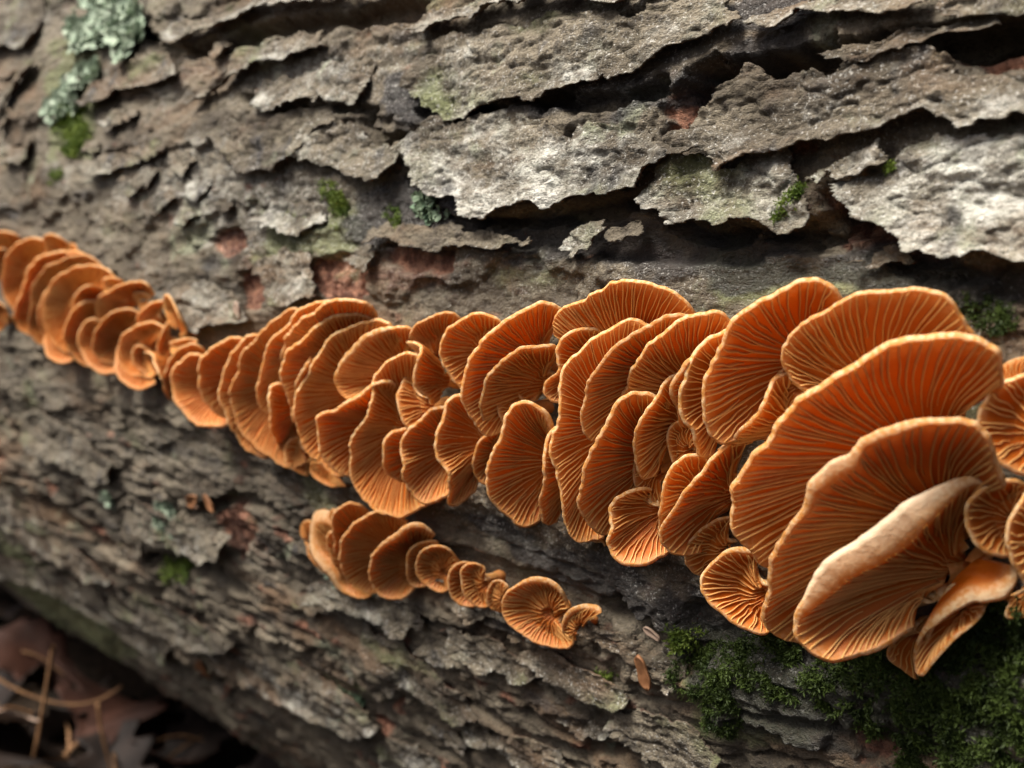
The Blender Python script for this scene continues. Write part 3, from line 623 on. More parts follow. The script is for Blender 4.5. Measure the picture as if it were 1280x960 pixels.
# each: crop, set key, rim traced from its upper end round the outer side to its lower end, options
#   b = root on the bark (same crop), hm = how far it stands out, lip = width of the rolled felted margin (px), le = lip per rim point
CAPS = [
 ('0','midsmall',[(508,468),(496,498),(506,530),(532,546)],dict(b=(575,512),hm=1.0)),
 ('0','midsmall',[(640,470),(622,500),(628,530),(650,550)],dict(b=(700,515))),
 ('0','midsmall',[(806,552),(792,588),(800,622),(832,632)],dict(b=(865,590))),
 ('0','midsmall',[(992,452),(968,474),(966,500),(988,522)],dict(b=(1040,482))),
 ('A','tail',[(105,155),(60,120),(0,112),(-60,140),(-90,220)],dict(b=(60,330))),
 ('A','tail',[(40,205),(0,195),(-50,220),(-85,300),(-70,380)],dict(b=(90,330))),
 ('A','tail',[(35,540),(20,480),(-20,460),(-50,520),(-30,590),(10,585)],dict(lip=4)),
 ('A','tail',[(225,160),(150,145),(70,180),(20,250),(5,330),(8,410),(45,470),(80,520)],dict()),
 ('A','tail',[(335,178),(290,145),(245,128),(212,145),(212,185),(222,220)],dict(b=(320,260),hm=.8)),
 ('A','tail',[(390,210),(350,172),(310,180),(292,208)],dict(b=(390,290),hm=.8)),
 ('A','tail',[(385,215),(290,215),(200,235),(158,270),(122,330),(100,420),(70,490),(65,540),(90,590),(135,612)],dict(lip=3)),
 ('A','tail',[(455,250),(400,228),(330,240),(250,270),(190,320),(160,370),(145,430),(145,500),(130,570),(150,620),(205,670)],dict(lip=3)),
 ('A','tail',[(380,300),(300,330),(230,390),(192,460),(183,540),(198,610),(240,660)],dict()),
 ('A','tail',[(540,320),(500,290),(430,278),(370,285),(310,310),(250,360),(215,420),(200,480),(205,560),(230,620),(280,680),(335,705)],dict(lip=3)),
 ('A','tail',[(215,600),(212,660),(235,720),(290,748),(350,738)],dict(b=(330,610),hm=.7)),
 ('A','tail',[(495,395),(440,380),(390,400),(360,440),(350,490)],dict(b=(480,490))),
 ('A','tail',[(490,460),(430,455),(370,485),(325,545),(310,610),(325,680),(360,730),(425,772)],dict(lip=3)),
 ('A','tail',[(470,545),(430,540),(390,570),(378,620),(385,690),(420,750),(480,795),(548,802)],dict()),
 ('A','tail',[(600,360),(545,338),(495,350),(495,390)],dict(b=(600,440),hm=.8,lip=3)),
 ('A','tail',[(735,405),(700,365),(650,360),(590,375),(530,410),(470,440),(455,490),(472,545)],dict(lip=3)),
 ('A','tail',[(665,505),(600,490),(530,520),(480,570),(450,620),(445,680),(470,730),(525,758)],dict(lip=3)),
 ('A','tail',[(748,455),(700,415),(640,415),(655,445),(680,480)],dict(b=(760,510),hm=.8)),
 ('A','tail',[(800,455),(740,455),(690,490),(665,530),(670,580)],dict(b=(800,560))),
 ('A','flap',[(785,470),(790,428),(818,432),(860,520),(898,590),(890,622)],dict(b=(800,600),hm=1.0,lip=6,key='tan')),
 ('A','tail',[(795,580),(740,555),(680,565),(610,600),(575,650),(565,710),(585,770),(640,810),(725,822)],dict(lip=4)),
 ('A','tail',[(570,660),(548,740),(570,810),(620,860),(680,880),(745,852)],dict(b=(730,760),hm=.8)),
 ('A','tail',[(725,695),(670,670),(640,690),(640,730),(665,780),(715,806)],dict()),
 ('A','tail',[(815,545),(780,620),(760,690),(775,740),(815,775)],dict()),
 ('A','flap',[(700,690),(725,695),(752,735),(785,810),(822,885),(832,925)],dict(b=(830,760),hm=1.0,lip=6,key='tan2')),
 ('A','tail',[(962,642),(900,635),(820,655),(830,690)],dict(b=(930,740),hm=.6,lip=3)),
 ('B','neck',[(185,270),(140,250),(90,270),(40,320),(20,390),(20,450),(45,505)],dict()),
 ('B','neck',[(205,315),(150,300),(100,320),(60,360),(45,430),(60,490),(100,550),(160,600),(220,615),(285,610)],dict(lip=3)),
 ('B','neck',[(375,232),(320,225),(260,245),(210,290),(180,350),(178,420),(200,490),(240,545),(280,578)],dict(lip=4)),
 ('B','mid',[(415,205),(360,240),(310,310),(280,380),(272,450),(280,530),(310,620),(360,700),(445,755)],dict()),
 ('B','mid',[(622,98),(570,105),(500,150),(430,220),(370,290),(335,370),(318,450),(320,540),(345,620),(400,690),(470,745),(565,802)],dict(lip=3)),
 ('B','mid',[(785,62),(720,60),(640,90),(570,150),(500,230),(460,320),(440,400),(430,480),(470,565)],dict()),
 ('B','mid',[(962,140),(930,80),(860,55),(780,60),(700,100),(620,150),(560,220),(540,280),(535,330)],dict(b=(880,330),lip=2.5)),
 ('B','mid',[(935,132),(870,118),(800,125),(730,155),(660,205),(590,270),(550,320),(535,390),(550,440),(580,510),(600,610)],dict(lip=4)),
 ('B','midsmall',[(555,440),(510,428),(480,470),(475,540),(490,620),(518,692)],dict()),
 ('B','mid',[(720,270),(670,330),(630,390),(608,450),(602,520)],dict(b=(800,500))),
 ('B','midsmall',[(615,665),(560,690),(550,750),(575,800),(655,836)],dict(b=(700,730),hm=.7)),
 ('B','midsmall',[(680,765),(655,800),(690,850),(760,885),(835,880)],dict(b=(800,780),hm=.6)),
 ('B','mid',[(1015,168),(960,145),(900,150),(820,185),(740,240),(690,310),(640,400),(610,480),(600,560),(610,650),(650,730),(710,790),(785,832)],dict(lip=5)),
 ('B','curl',[(1120,190),(1030,180),(985,180),(920,215),(850,270),(800,340),(768,410),(785,462),(830,492),(885,470),(940,440)],dict(b=(1120,400),lip=5,le=[2,6,8,8,8,7,3,2,2,2,2],key='curl')),
 ('B','curl',[(1010,420),(940,440),(880,490),(800,540),(720,565),(700,600),(700,670),(720,740),(770,800),(835,842)],dict(lip=5,le=[3,5,6,6,4,3,2,2,2,2])),
 ('C','broad',[(500,130),(460,103),(410,105),(350,130),(305,165),(287,200),(297,235)],dict(b=(430,290),hm=.85,lip=2.5)),
 ('C','mid',[(315,265),(250,270),(190,310),(155,360),(150,440),(130,500),(90,570),(60,640),(50,720),(65,790),(110,860),(180,905),(250,915),(335,890)],dict(lip=3)),
 ('C','fold',[(288,210),(330,217),(345,240),(335,280),(315,320),(315,370),(335,405),(365,435),(383,468)],dict(b=(470,380),hm=1.1,lip=3,key='wavy')),
 ('C','mid',[(645,128),(590,105),(530,115),(470,155),(430,210),(415,260),(430,310),(460,360),(505,408)],dict(lip=3)),
 ('C','mid',[(845,58),(800,65),(740,95),(670,140),(600,195),(550,250),(520,320),(510,400),(515,470),(540,530),(585,595)],dict(lip=3)),
 ('C','midsmall',[(290,565),(230,580),(195,620),(195,690),(215,750),(258,782)],dict()),
 ('C','mid',[(440,480),(380,490),(320,540),(270,600),(255,650),(270,710),(270,780),(310,840),(370,862),(445,832)],dict(lip=3)),
 ('D','broad',[(765,132),(730,90),(680,55),(610,40),(540,35),(470,50),(400,85),(340,125),(300,165),(298,215)],dict(b=(520,330),hm=.8,lip=2.5,key='topfan')),
 ('C','mid',[(860,235),(800,240),(740,250),(680,285),(630,335),(595,390),(585,450),(595,510),(595,575)],dict(lip=3)),
 ('C','mid',[(515,425),(460,450),(430,510),(410,570),(400,640),(420,700),(460,745),(460,800),(445,872),(500,850)],dict(lip=3)),
 ('C','midsmall',[(655,560),(600,590),(560,640),(545,700),(560,760),(605,787)],dict(lip=4)),
 ('C','cup',[(850,560),(830,500),(790,465),(740,460),(700,490),(670,550),(640,640),(610,730),(605,800),(630,860),(680,915),(750,955)],dict(lip=3,le=[9,9,5,3,3,3,3,3,2,2,2,2],key='cup')),
 ('C','mid',[(895,545),(850,590),(835,650),(830,720),(835,800),(830,880),(842,948)],dict(lip=2.5)),
 ('D','mid',[(465,190),(410,190),(360,210),(320,250),(305,300),(303,340),(270,370),(268,410),(322,434)],dict(lip=2.5)),
 ('D','mid',[(620,182),(570,158),(510,170),(440,215),(380,270),(345,320),(330,390),(330,470),(310,540),(300,610),(310,700),(330,770),(340,850),(372,908)],dict(lip=2.5)),
 ('D','mid',[(755,147),(690,148),(640,165),(580,200),(520,240),(470,300),(430,350),(400,400),(390,450),(390,500),(418,565)],dict(lip=2.5)),
 ('D','mid',[(888,175),(850,138),(790,145),(720,170),(650,215),(600,270),(570,330),(540,380),(525,420)],dict(b=(780,420),lip=3)),
 ('D','mid',[(635,412),(580,405),(530,430),(480,480),(445,530),(420,590),(400,650),(390,720),(388,790),(405,840),(450,880)],dict(lip=2.5)),
 ('D','midsmall',[(410,840),(405,865),(425,893),(480,908)],dict(b=(500,840),hm=.7)),
 ('D','mid',[(718,343),(670,370),(620,440),(590,510),(575,570),(580,620),(600,685)],dict(lip=2.5)),
 ('D','mid',[(600,722),(540,745),(490,775),(485,820),(500,870),(490,920),(520,960),(605,968),(680,940)],dict(b=(680,790),lip=2.5,key='ruffle')),
 ('D','midsmall',[(785,565),(760,510),(710,500),(680,530),(675,570),(690,620),(715,660)],dict()),
 ('D','mid',[(805,245),(740,310),(710,370),(705,420),(715,470),(722,515)],dict()),
 ('D','mid',[(893,178),(840,210),(780,260),(755,310),(745,370),(735,430),(740,490),(770,530),(785,570),(792,615)],dict(lip=2)),
 ('E','large',[(662,82),(620,50),(570,38),(510,50),(430,85),(360,130),(310,190),(270,270),(235,350),(218,430),(220,490),(245,550),(275,572)],dict(lip=3)),
 ('E','large',[(1112,218),(1080,160),(1030,100),(960,65),(870,58),(770,75),(680,105),(590,150),(510,200),(485,260),(480,320),(510,370),(555,402)],dict(b=(800,430),hm=.8,lip=3,key='bigtop')),
 ('E','large',[(482,338),(450,370),(440,410),(400,460),(350,520),(300,570),(268,600)],dict(b=(540,530),lip=2.5,key='slim')),
 ('E','large',[(218,622),(160,620),(100,670),(75,740),(60,820),(65,885)],dict(lip=2.5)),
 ('E','large',[(320,560),(262,602),(230,640),(190,700),(140,770),(90,840),(75,880),(85,920),(135,950)],dict(lip=3)),
 ('F','largelow',[(160,265),(90,290),(30,330),(0,370),(-10,420),(10,470),(55,492)],dict(b=(200,390),lip=2.5,key='lowpale')),
 ('F','largelow',[(240,395),(170,390),(110,420),(60,470),(50,520),(70,580),(130,640),(200,685),(295,712)],dict(b=(330,560),le=[9,8,6,4,3,2,2,2,2],lip=3,key='lowfelt')),
 ('E','huge',[(1200,345),(1195,290),(1150,240),(1080,215),(1000,215),(900,235),(800,280),(700,335),(600,385),(520,435),(460,490),(410,560),(370,630),(335,710),(310,780),(298,830),(320,880),(365,930),(390,985)],dict(b=(960,640),lip=3,hm=.8,le=[2,2,2,3,4,5,6,6,6,5,4,3,3,2,2,2,2,2,2],key='huge')),
 ('E','huge',[(1200,690),(1160,570),(1100,505),(1040,492),(960,505),(880,525),(800,560),(725,590),(740,622),(680,665),(600,725),(560,790),(510,850),(465,915),(450,960),(440,981),(430,1050),(422,1112),(409,1182),(457,1217),(525,1240)],dict(b=(1020,860),hm=.9,lip=3,le=[2,2,2,3,6,9,10,8,12,16,13,8,5,4,3,3,2,2,2,2,2],key='notch')),
 ('F','huge',[(1118,118),(1070,120),(1010,170),(930,230),(850,290),(760,360),(660,430),(560,510),(480,570),(430,640),(420,700),(440,750),(500,800),(570,805),(650,785),(740,750),(815,700)],dict(b=(1030,480),hm=1.35,lip=6,le=[5,10,16,21,25,26,25,22,17,9,4,3,3,3,3,3,3],key='white')),
 ('E','right',[(1310,275),(1240,290),(1205,315),(1203,355)],dict(b=(1310,420),hm=.7)),
 ('F','right',[(900,690),(850,705),(790,740),(757,790),(800,840),(872,876)],dict(b=(1000,690),hm=.8,lip=4,key='leftleaf')),
 ('F','right',[(1135,598),(1080,665),(1000,725),(935,805),(878,876),(858,812),(868,745),(905,675)],dict(b=(1090,590),hm=.8,ext=0,key='underleaf')),
 ('F','right',[(1240,450),(1190,540),(1120,560),(1040,570),(970,610),(900,670),(865,740),(858,810),(876,878)],dict(b=(1110,400),hm=1.15,ext=0,lip=6,plain=1,le=[10,14,14,13,11,9,6,4,3],key='saddle')),
 ('E','right',[(1310,338),(1210,370),(1150,420),(1135,490),(1145,560),(1190,620),(1250,665),(1310,685)],dict(b=(1400,540),lip=4,key='rightfan')),
 ('F','right',[(1290,140),(1225,122),(1150,140),(1090,190),(1063,250),(1075,320),(1120,385),(1180,415),(1225,412)],dict(b=(1270,270),lip=4,key='swirl')),
 ('F','right',[(1310,170),(1255,235),(1230,310),(1230,400),(1250,470),(1310,545)],dict(b=(1420,370),lip=4)),
 ('F','right',[(1170,560),(1225,590),(1220,650),(1300,640)],dict(b=(1330,540),hm=.6,lip=3)),
 ('G','low',[(205,112),(175,106),(160,130),(168,165)],dict(b=(240,180),hm=.7,lip=3)),
 ('G','low',[(110,152),(65,152),(50,185),(68,215)],dict(b=(130,220),hm=.7,lip=3)),
 ('G','low',[(70,225),(72,280),(105,330),(145,352)],dict(b=(170,280),hm=.6)),
 ('G','low',[(165,168),(120,142),(85,150),(75,200),(90,250),(130,310),(170,370),(200,420),(260,450),(305,450)],dict(b=(270,330),hm=.9,lip=8,le=[12,14,14,14,14,14,12,9,5,3],key='lowshell')),
 ('G','low',[(250,260),(160,195),(150,250),(180,320),(215,385)],dict(b=(290,330),hm=.7,lip=5)),
 ('G','low',[(315,128),(270,95),(220,95),(180,130),(165,190),(170,250),(205,312)],dict(b=(300,260),lip=3)),
 ('G','low',[(450,160),(400,130),(320,128),(260,165),(220,215),(203,270),(205,330),(230,390),(280,425),(335,432)],dict(b=(410,280),lip=3)),
 ('G','low',[(548,200),(500,175),(440,195),(380,240),(330,290),(308,350),(320,410),(360,445),(420,450),(465,425)],dict(b=(490,330),lip=5,le=[5,8,9,8,6,4,3,2,2,2],key='lowroll')),
 ('G','low',[(565,235),(500,240),(460,280),(448,330),(455,390),(490,410),(535,402)],dict(b=(560,330),lip=3)),
 ('G','low',[(648,312),(610,265),(560,253),(510,270),(485,310),(490,360),(520,400),(570,425),(625,412)],dict(b=(620,345),lip=2.5)),
 ('G','low',[(695,318),(650,320),(620,350),(615,400),(630,450),(670,480),(725,482)],dict(b=(720,395),lip=2.5)),
 ('G','low',[(745,335),(700,320),(665,350),(660,400),(680,450),(720,485),(770,482)],dict(b=(775,385),lip=2.5)),
 ('G','low',[(845,398),(790,385),(760,420),(755,470),(780,500),(818,502)],dict(b=(850,440),lip=2)),
 ('G','low',[(1062,475),(1030,420),(980,385),(920,385),(860,410),(820,450),(810,500),(840,550),(890,590),(960,625),(1030,645),(1080,635),(1085,610)],dict(b=(1030,500),hm=.75,lip=4,le=[6,8,9,9,6,4,3,2,2,2,2,2,2],key='lowear')),
 ('G','low',[(1197,495),(1150,482),(1090,500),(1050,530),(1040,570),(1060,600),(1095,607)],dict(b=(1130,555),hm=.7,lip=6,le=[8,9,9,8,4,2,2],key='lowtip')),
]
OWN = {
 ('B', 415, 205): 'narrow orange fan mostly hidden behind the first tall fan after the neck',
 ('B', 622, 98): 'first tall smooth edged orange fan after the pinched neck',
 ('B', 785, 62): 'slim orange fan edge just behind the fan against the pink bark patch',
 ('B', 962, 140): 'rounded orange fan rising against the pink inner bark patch',
 ('B', 935, 132): 'pale edged orange fan just below the fan against the pink bark patch',
 ('B', 720, 270): 'sliver of orange fan edge between two tall pale edged fans',
 ('B', 1015, 168): 'tall pale edged orange fan that the curled cap leans over',
 ('C', 315, 265): 'long pear shaped orange fan hanging just above the small lower row',
 ('C', 645, 128): 'small round orange fan beside the S shaped wavy mushroom',
 ('C', 845, 58): 'orange fan with a straight slanted upper edge and pointed tip',
 ('C', 440, 480): 'wavy bottomed orange fan next to the long pear shaped one',
 ('C', 860, 235): 'smooth orange fan tucked in front of the slanted pointed fan',
 ('C', 515, 425): 'crinkled narrow orange fan with a notched lower edge',
 ('C', 895, 545): 'narrow strip of orange fan squeezed between the cup and the tallest ribbon fan',
 ('D', 465, 190): 'small kinked orange fan under the highest half round fan',
 ('D', 620, 182): 'tallest ribbon shaped orange fan running the full height of the row',
 ('D', 755, 147): 'slanted orange fan in front of the tallest ribbon fan',
 ('D', 888, 175): 'orange fan with a bumpy cream edge and gills spreading upward',
 ('D', 635, 412): 'large oval orange fan beside the ruffled brownish fan',
 ('D', 718, 343): 'upright wavy edged orange fan above the ruffled brownish fan',
 ('D', 805, 245): 'thin orange fan edge wedged behind the narrow straight fan',
 ('D', 893, 178): 'narrow straight orange fan leaning on the round shouldered large fan',
 ('E', 662, 82): 'large round shouldered orange fan beside the wide rounded one',
 ('E', 320, 560): 'long slanted orange fan directly under the slim twisted cap',
 ('E', 218, 622): 'smaller slanted orange fan partly behind the long slanted one',
 ('B', 1010, 420): 'orange cap with thick cream upper edge below the curled cap',
 ('B', 185, 270): 'tiny orange cap mostly hidden at the pinched neck',
 ('B', 205, 315): 'round smooth orange cap at the pinched neck',
 ('B', 375, 232): 'smooth orange cap between the neck and the first tall fan',
 ('B', 555, 440): 'small narrow cap in the gap between two tall fans near the neck',
 ('B', 615, 665): 'small round cap at the lower edge under the tall pale edged fan',
 ('B', 680, 765): 'low flat cap at the lower edge next to the small round one',
 ('C', 290, 565): 'small cap tucked between the pear shaped and wavy bottomed fans',
 ('C', 655, 560): 'small pale tan cap between the crinkled fan and the cup',
 ('D', 410, 840): 'tiny cap under the large oval fan',
 ('D', 785, 565): 'small round cap nested above the smaller slanted fan',
 ('E', 1310, 275): 'sliver of orange fan behind the densely lined fan at the wide end',
 ('F', 1310, 170): 'orange cap edge at the wide end beside the swirling cap',
 ('F', 1170, 560): 'orange cap fragment below the swirling cap at the wide end',
 ('G', 205, 112): 'tiny round cap at the back of the lower row under the pear shaped fan',
 ('G', 110, 152): 'tiny tan cap at the very tip of the lower row beside the shell',
 ('G', 70, 225): 'thin cap edge peeking out below the tan shell',
 ('G', 250, 260): 'thin orange edge just behind the tan shell in the lower row',
 ('G', 315, 128): 'rounded dull orange cap between the tan shell and the broadest lower cap',
 ('G', 450, 160): 'broadest dull orange cap of the lower row with fine radiating gills',
 ('G', 565, 235): 'narrow dull orange cap just behind the rolled edge cap',
 ('G', 648, 312): 'small round gilled cap in the middle of the lower row',
 ('G', 845, 398): 'smallest plain orange cap beside the ear shaped mushroom',
 ('A', 35, 540): 'pale cream edged cap alone below the narrow end of the row',
 ('A', 962, 642): 'thin pale sliver of cap lying above the pinched neck',
 ('A', 540, 320): 'largest round cap in the narrow end of the main row',
 ('A', 735, 405): 'wide hooded cap on the upper side of the narrow end',
 ('A', 795, 580): 'round cap wrapped around a smaller one near the pinched neck',
 ('A', 725, 695): 'small curled cap nested inside the round cap near the pinched neck',
 ('A', 215, 600): 'small cap hanging under the largest round cap of the narrow end',
}
LABELS = {
 'tail': ("thin orange cap with cream rim crowded in the narrow end of the main row", MAIN),
 'neck': ("smooth rounded orange cap at the pinched neck between the two halves of the main row", MAIN),
 'mid': ("orange fan mushroom with pale lined gills packed into the middle of the main row", MAIN),
 'midsmall': ("small orange cap squeezed between bigger fans in the middle of the main row", MAIN),
 'curl': ("orange cap with a thick cream edge curling over its neighbour", MAIN),
 'broad': ("upright orange fan along the upper edge of the row against the bark", MAIN),
 'large': ("large orange fan with widely spaced gills beside the giant caps", MAIN),
 'right': ("orange cap clustered behind the giant white rimmed caps at the wide end", MAIN),
 'largelow': ("pale orange cap hanging below the giant caps", MAIN),
 'low': ("small dull orange cap in the short separate row under the main row", LOWROW),
 'tan': ("narrow tan flap standing on edge above the pinched neck of the row", None),
 'tan2': ("narrow tan flap hanging beside the pinched neck of the row", None),
 'wavy': ("orange mushroom with an S shaped wavy edge and sideways gills", None),
 'cup': ("tall cup shaped orange mushroom with felted back showing at its top", None),
 'topfan': ("broad half round orange fan rising highest above the middle of the row", None),
 'ruffle': ("ruffled brownish orange fan spreading at the lower edge of the row", None),
 'bigtop': ("wide orange fan with a rounded top leaning against the mossy bark", None),
 'slim': ("slim twisted orange cap wedged beside the largest cap", None),
 'huge': ("largest orange cap with a long sweeping edge and deep gills", None),
 'notch': ("giant orange cap with a white notched edge under the largest cap", None),
 'white': ("giant orange cap with the widest bright white rolled edge", None),
 'lowpale': ("small pale orange cap with fine gills below the largest cap", None),
 'lowfelt': ("rounded orange cap with a felted upper edge hanging over the moss", None),
 'leftleaf': ("small leaf shaped orange cap under the bright white edged cap", None),
 'underleaf': ("narrow gilled orange leaf hanging beneath the saddle shaped cap", None),
 'saddle': ("saddle shaped orange cap with a white bent edge above the dark moss", None),
 'rightfan': ("orange fan with densely lined gills at the wide end of the row", None),
 'swirl': ("small swirling orange cap curled like a shell beside the white edged cap", None),
 'lowshell': ("pale tan shell shaped cap showing its felted back in the lower row", None),
 'lowroll': ("dull orange cap with a thick rolled tan edge in the lower row", None),
 'lowear': ("ear shaped orange mushroom with a whitish stem at the end of the lower row", None),
 'lowtip': ("small tan hooded cap leaning on the ear shaped mushroom", None),
}
PITCH = 0.00092
crng = np.random.default_rng(21)

def nrm(v):
    return v / np.maximum(np.linalg.norm(v, axis=-1, keepdims=True), 1e-12)

LEAN, CURL = .30, .06
def cap_plan(crop, key, rim, opt):
    """size of the cap and where it stands along the log (s at its rim as a function of how far it stands out)"""
    q = px(crop, rim); le = list(opt.get('le', [opt.get('lip', 2.0)] * len(q)))
    chord = np.sqrt(((q[:, None] - q[None]) ** 2).sum(-1)).max()
    box = (q.min(0), q.max(0) + [.15 * chord, 0])
    ext = opt.get('ext', .45 if key in ('tail', 'neck', 'mid', 'midsmall', 'curl', 'large', 'largelow', 'cup') and 'b' not in opt else .2)
    if ext:
        # the fan goes on, out of sight, from both visible ends round towards its root
        cen = q.mean(0) + np.array([.22 * chord, 0.0])
        for end in (0, -1):
            tan = q[end] - (q[1] if end == 0 else q[-2]); tan = tan / np.linalg.norm(tan)
            nw = q[end] + ext * (.16 * chord * tan + .34 * (cen - q[end]) + np.array([.10 * chord, 0.0]))
            if end == 0: q = np.vstack([nw, q]); le = [1.5] + le
            else: q = np.vstack([q, nw]); le = le + [1.5]
    cx, cy = q.mean(0)
    L = min(0.5 * chord * depth_at(min(max(cx, 0), 1280), cy, .008) / FPX, .026) * opt.get('hm', 1.0)
    seg = np.r_[0, np.cumsum(np.linalg.norm(np.diff(q, axis=0), axis=1))]; u0 = seg / seg[-1]
    prof = .34 + .66 * np.sin(math.pi * u0) ** .8
    return dict(q=q, L=L, L0=L, box=box, chord=chord, le=np.array(le, float), prof=prof, opt=opt, crop=crop)

def cap_root(pl, R3):
    opt, L, prof = pl['opt'], pl['L'], pl['prof']
    ms = np.average(R3[:, 0], weights=prof)
    if 'b' in opt:
        b = px(pl['crop'], [opt['b']])[0]; bs_, bt_ = surf(b[0], b[1], 0.0)
        bs_ = np.clip(bs_, ms - .25 * L, ms + .75 * L)
    else:
        bs_ = ms + LEAN * L
        bt_ = .5 * (.5 * (R3[0, 1] + R3[-1, 1]) + R3[:, 1].mean())
    return np.array([bs_, bt_, -.0015])

def cap_geom(pl):
    R3 = np.array([(*surf(x, y, pl['L'] * k), pl['L'] * k) for (x, y), k in zip(pl['q'], pl['prof'])])
    B = cap_root(pl, R3)
    W = P3(R3[:, 0], R3[:, 1], R3[:, 2]); Bw = P3(B[0], B[1], B[2])
    pts = np.vstack([W, [Bw] * 3]); c = pts.mean(0)
    pl['n'] = np.linalg.svd(pts - c)[2][2]; pl['c'] = c; pl['W'] = W
    pl['dist'] = np.linalg.norm(W - CAM, axis=1)

PLANS = [cap_plan(*c) for c in CAPS]
pairs = []
for p in PLANS: cap_geom(p)
for j in range(len(PLANS)):
    for i in range(j):
        a_, b_ = PLANS[i], PLANS[j]
        if (CAPS[i][0] == 'G') != (CAPS[j][0] == 'G'): continue
        q = a_['q']; poly = np.vstack([q, [q.mean(0) + [.45 * a_['chord'], 0]]])
        ins = np.nonzero(poly_sdf(b_['q'][:, 0], b_['q'][:, 1], poly) > 3)[0]
        if len(ins) > 1: pairs.append((i, j, ins, np.array([ray(*b_['q'][k]) for k in ins])))
# where two caps overlap in view the one listed later stands in front: trim how far each stands out from the bark
for sweep in range(70):
    moved = 0
    for i, j, ins, rays in pairs:
        a_, b_ = PLANS[i], PLANS[j]
        den = rays @ a_['n']; den = np.where(np.abs(den) < 1e-3, 1e-3, den)
        di = (a_['c'] - CAM) @ a_['n'] / den
        miss = np.percentile(b_['dist'][ins] - di + .0011, 70)
        if miss > 0:
            la = max(a_['L'] * .975, .50 * a_['L0']); lb = min(b_['L'] * 1.025, 1.75 * b_['L0'])
            if la < a_['L'] or lb > b_['L']: moved += 1
            a_['L'] = la; b_['L'] = lb; cap_geom(a_); cap_geom(b_)
    if not moved: break
print("cap order: sweeps", sweep, "of", len(pairs), "pairs")

PITCHES = dict(tail=.00072, neck=.00085, low=.00085, large=.00105, huge=.00108, right=.0010, largelow=.0009)
def stem(root, B, Gw, L, org):
    # short lateral stem that roots the cap in the bark
    a = P3(np.float64(B[0]), np.float64(B[1]), -.004); mean_e = Gw[:, 1].mean(0)
    ax = mean_e - a; al = np.linalg.norm(ax); ax = ax / al
    x1 = nrm(np.cross(ax, [0.3, .5, .8])); y1 = np.cross(ax, x1)
    rs = min(.0024, .16 * L + .0006); k8 = np.arange(10) / 10 * 2 * math.pi
    rings = []
    for f, r_ in ((0, 1.25), (.35, .9), (.7, .85), (1.0, .6)):
        rings.append(a + ax * al * f + (np.cos(k8)[:, None] * x1 + np.sin(k8)[:, None] * y1) * rs * r_)
    sv = np.stack(rings, 1).reshape(-1, 3)
    tsv = np.tile(np.array([.25, .15, .3, 1], np.float32), (len(sv), 1))
    obj("stem", mesh("stem", sv - org, grid_quads(10, 4, True), mat=FLESH, attrs={"tint": tsv}), root)

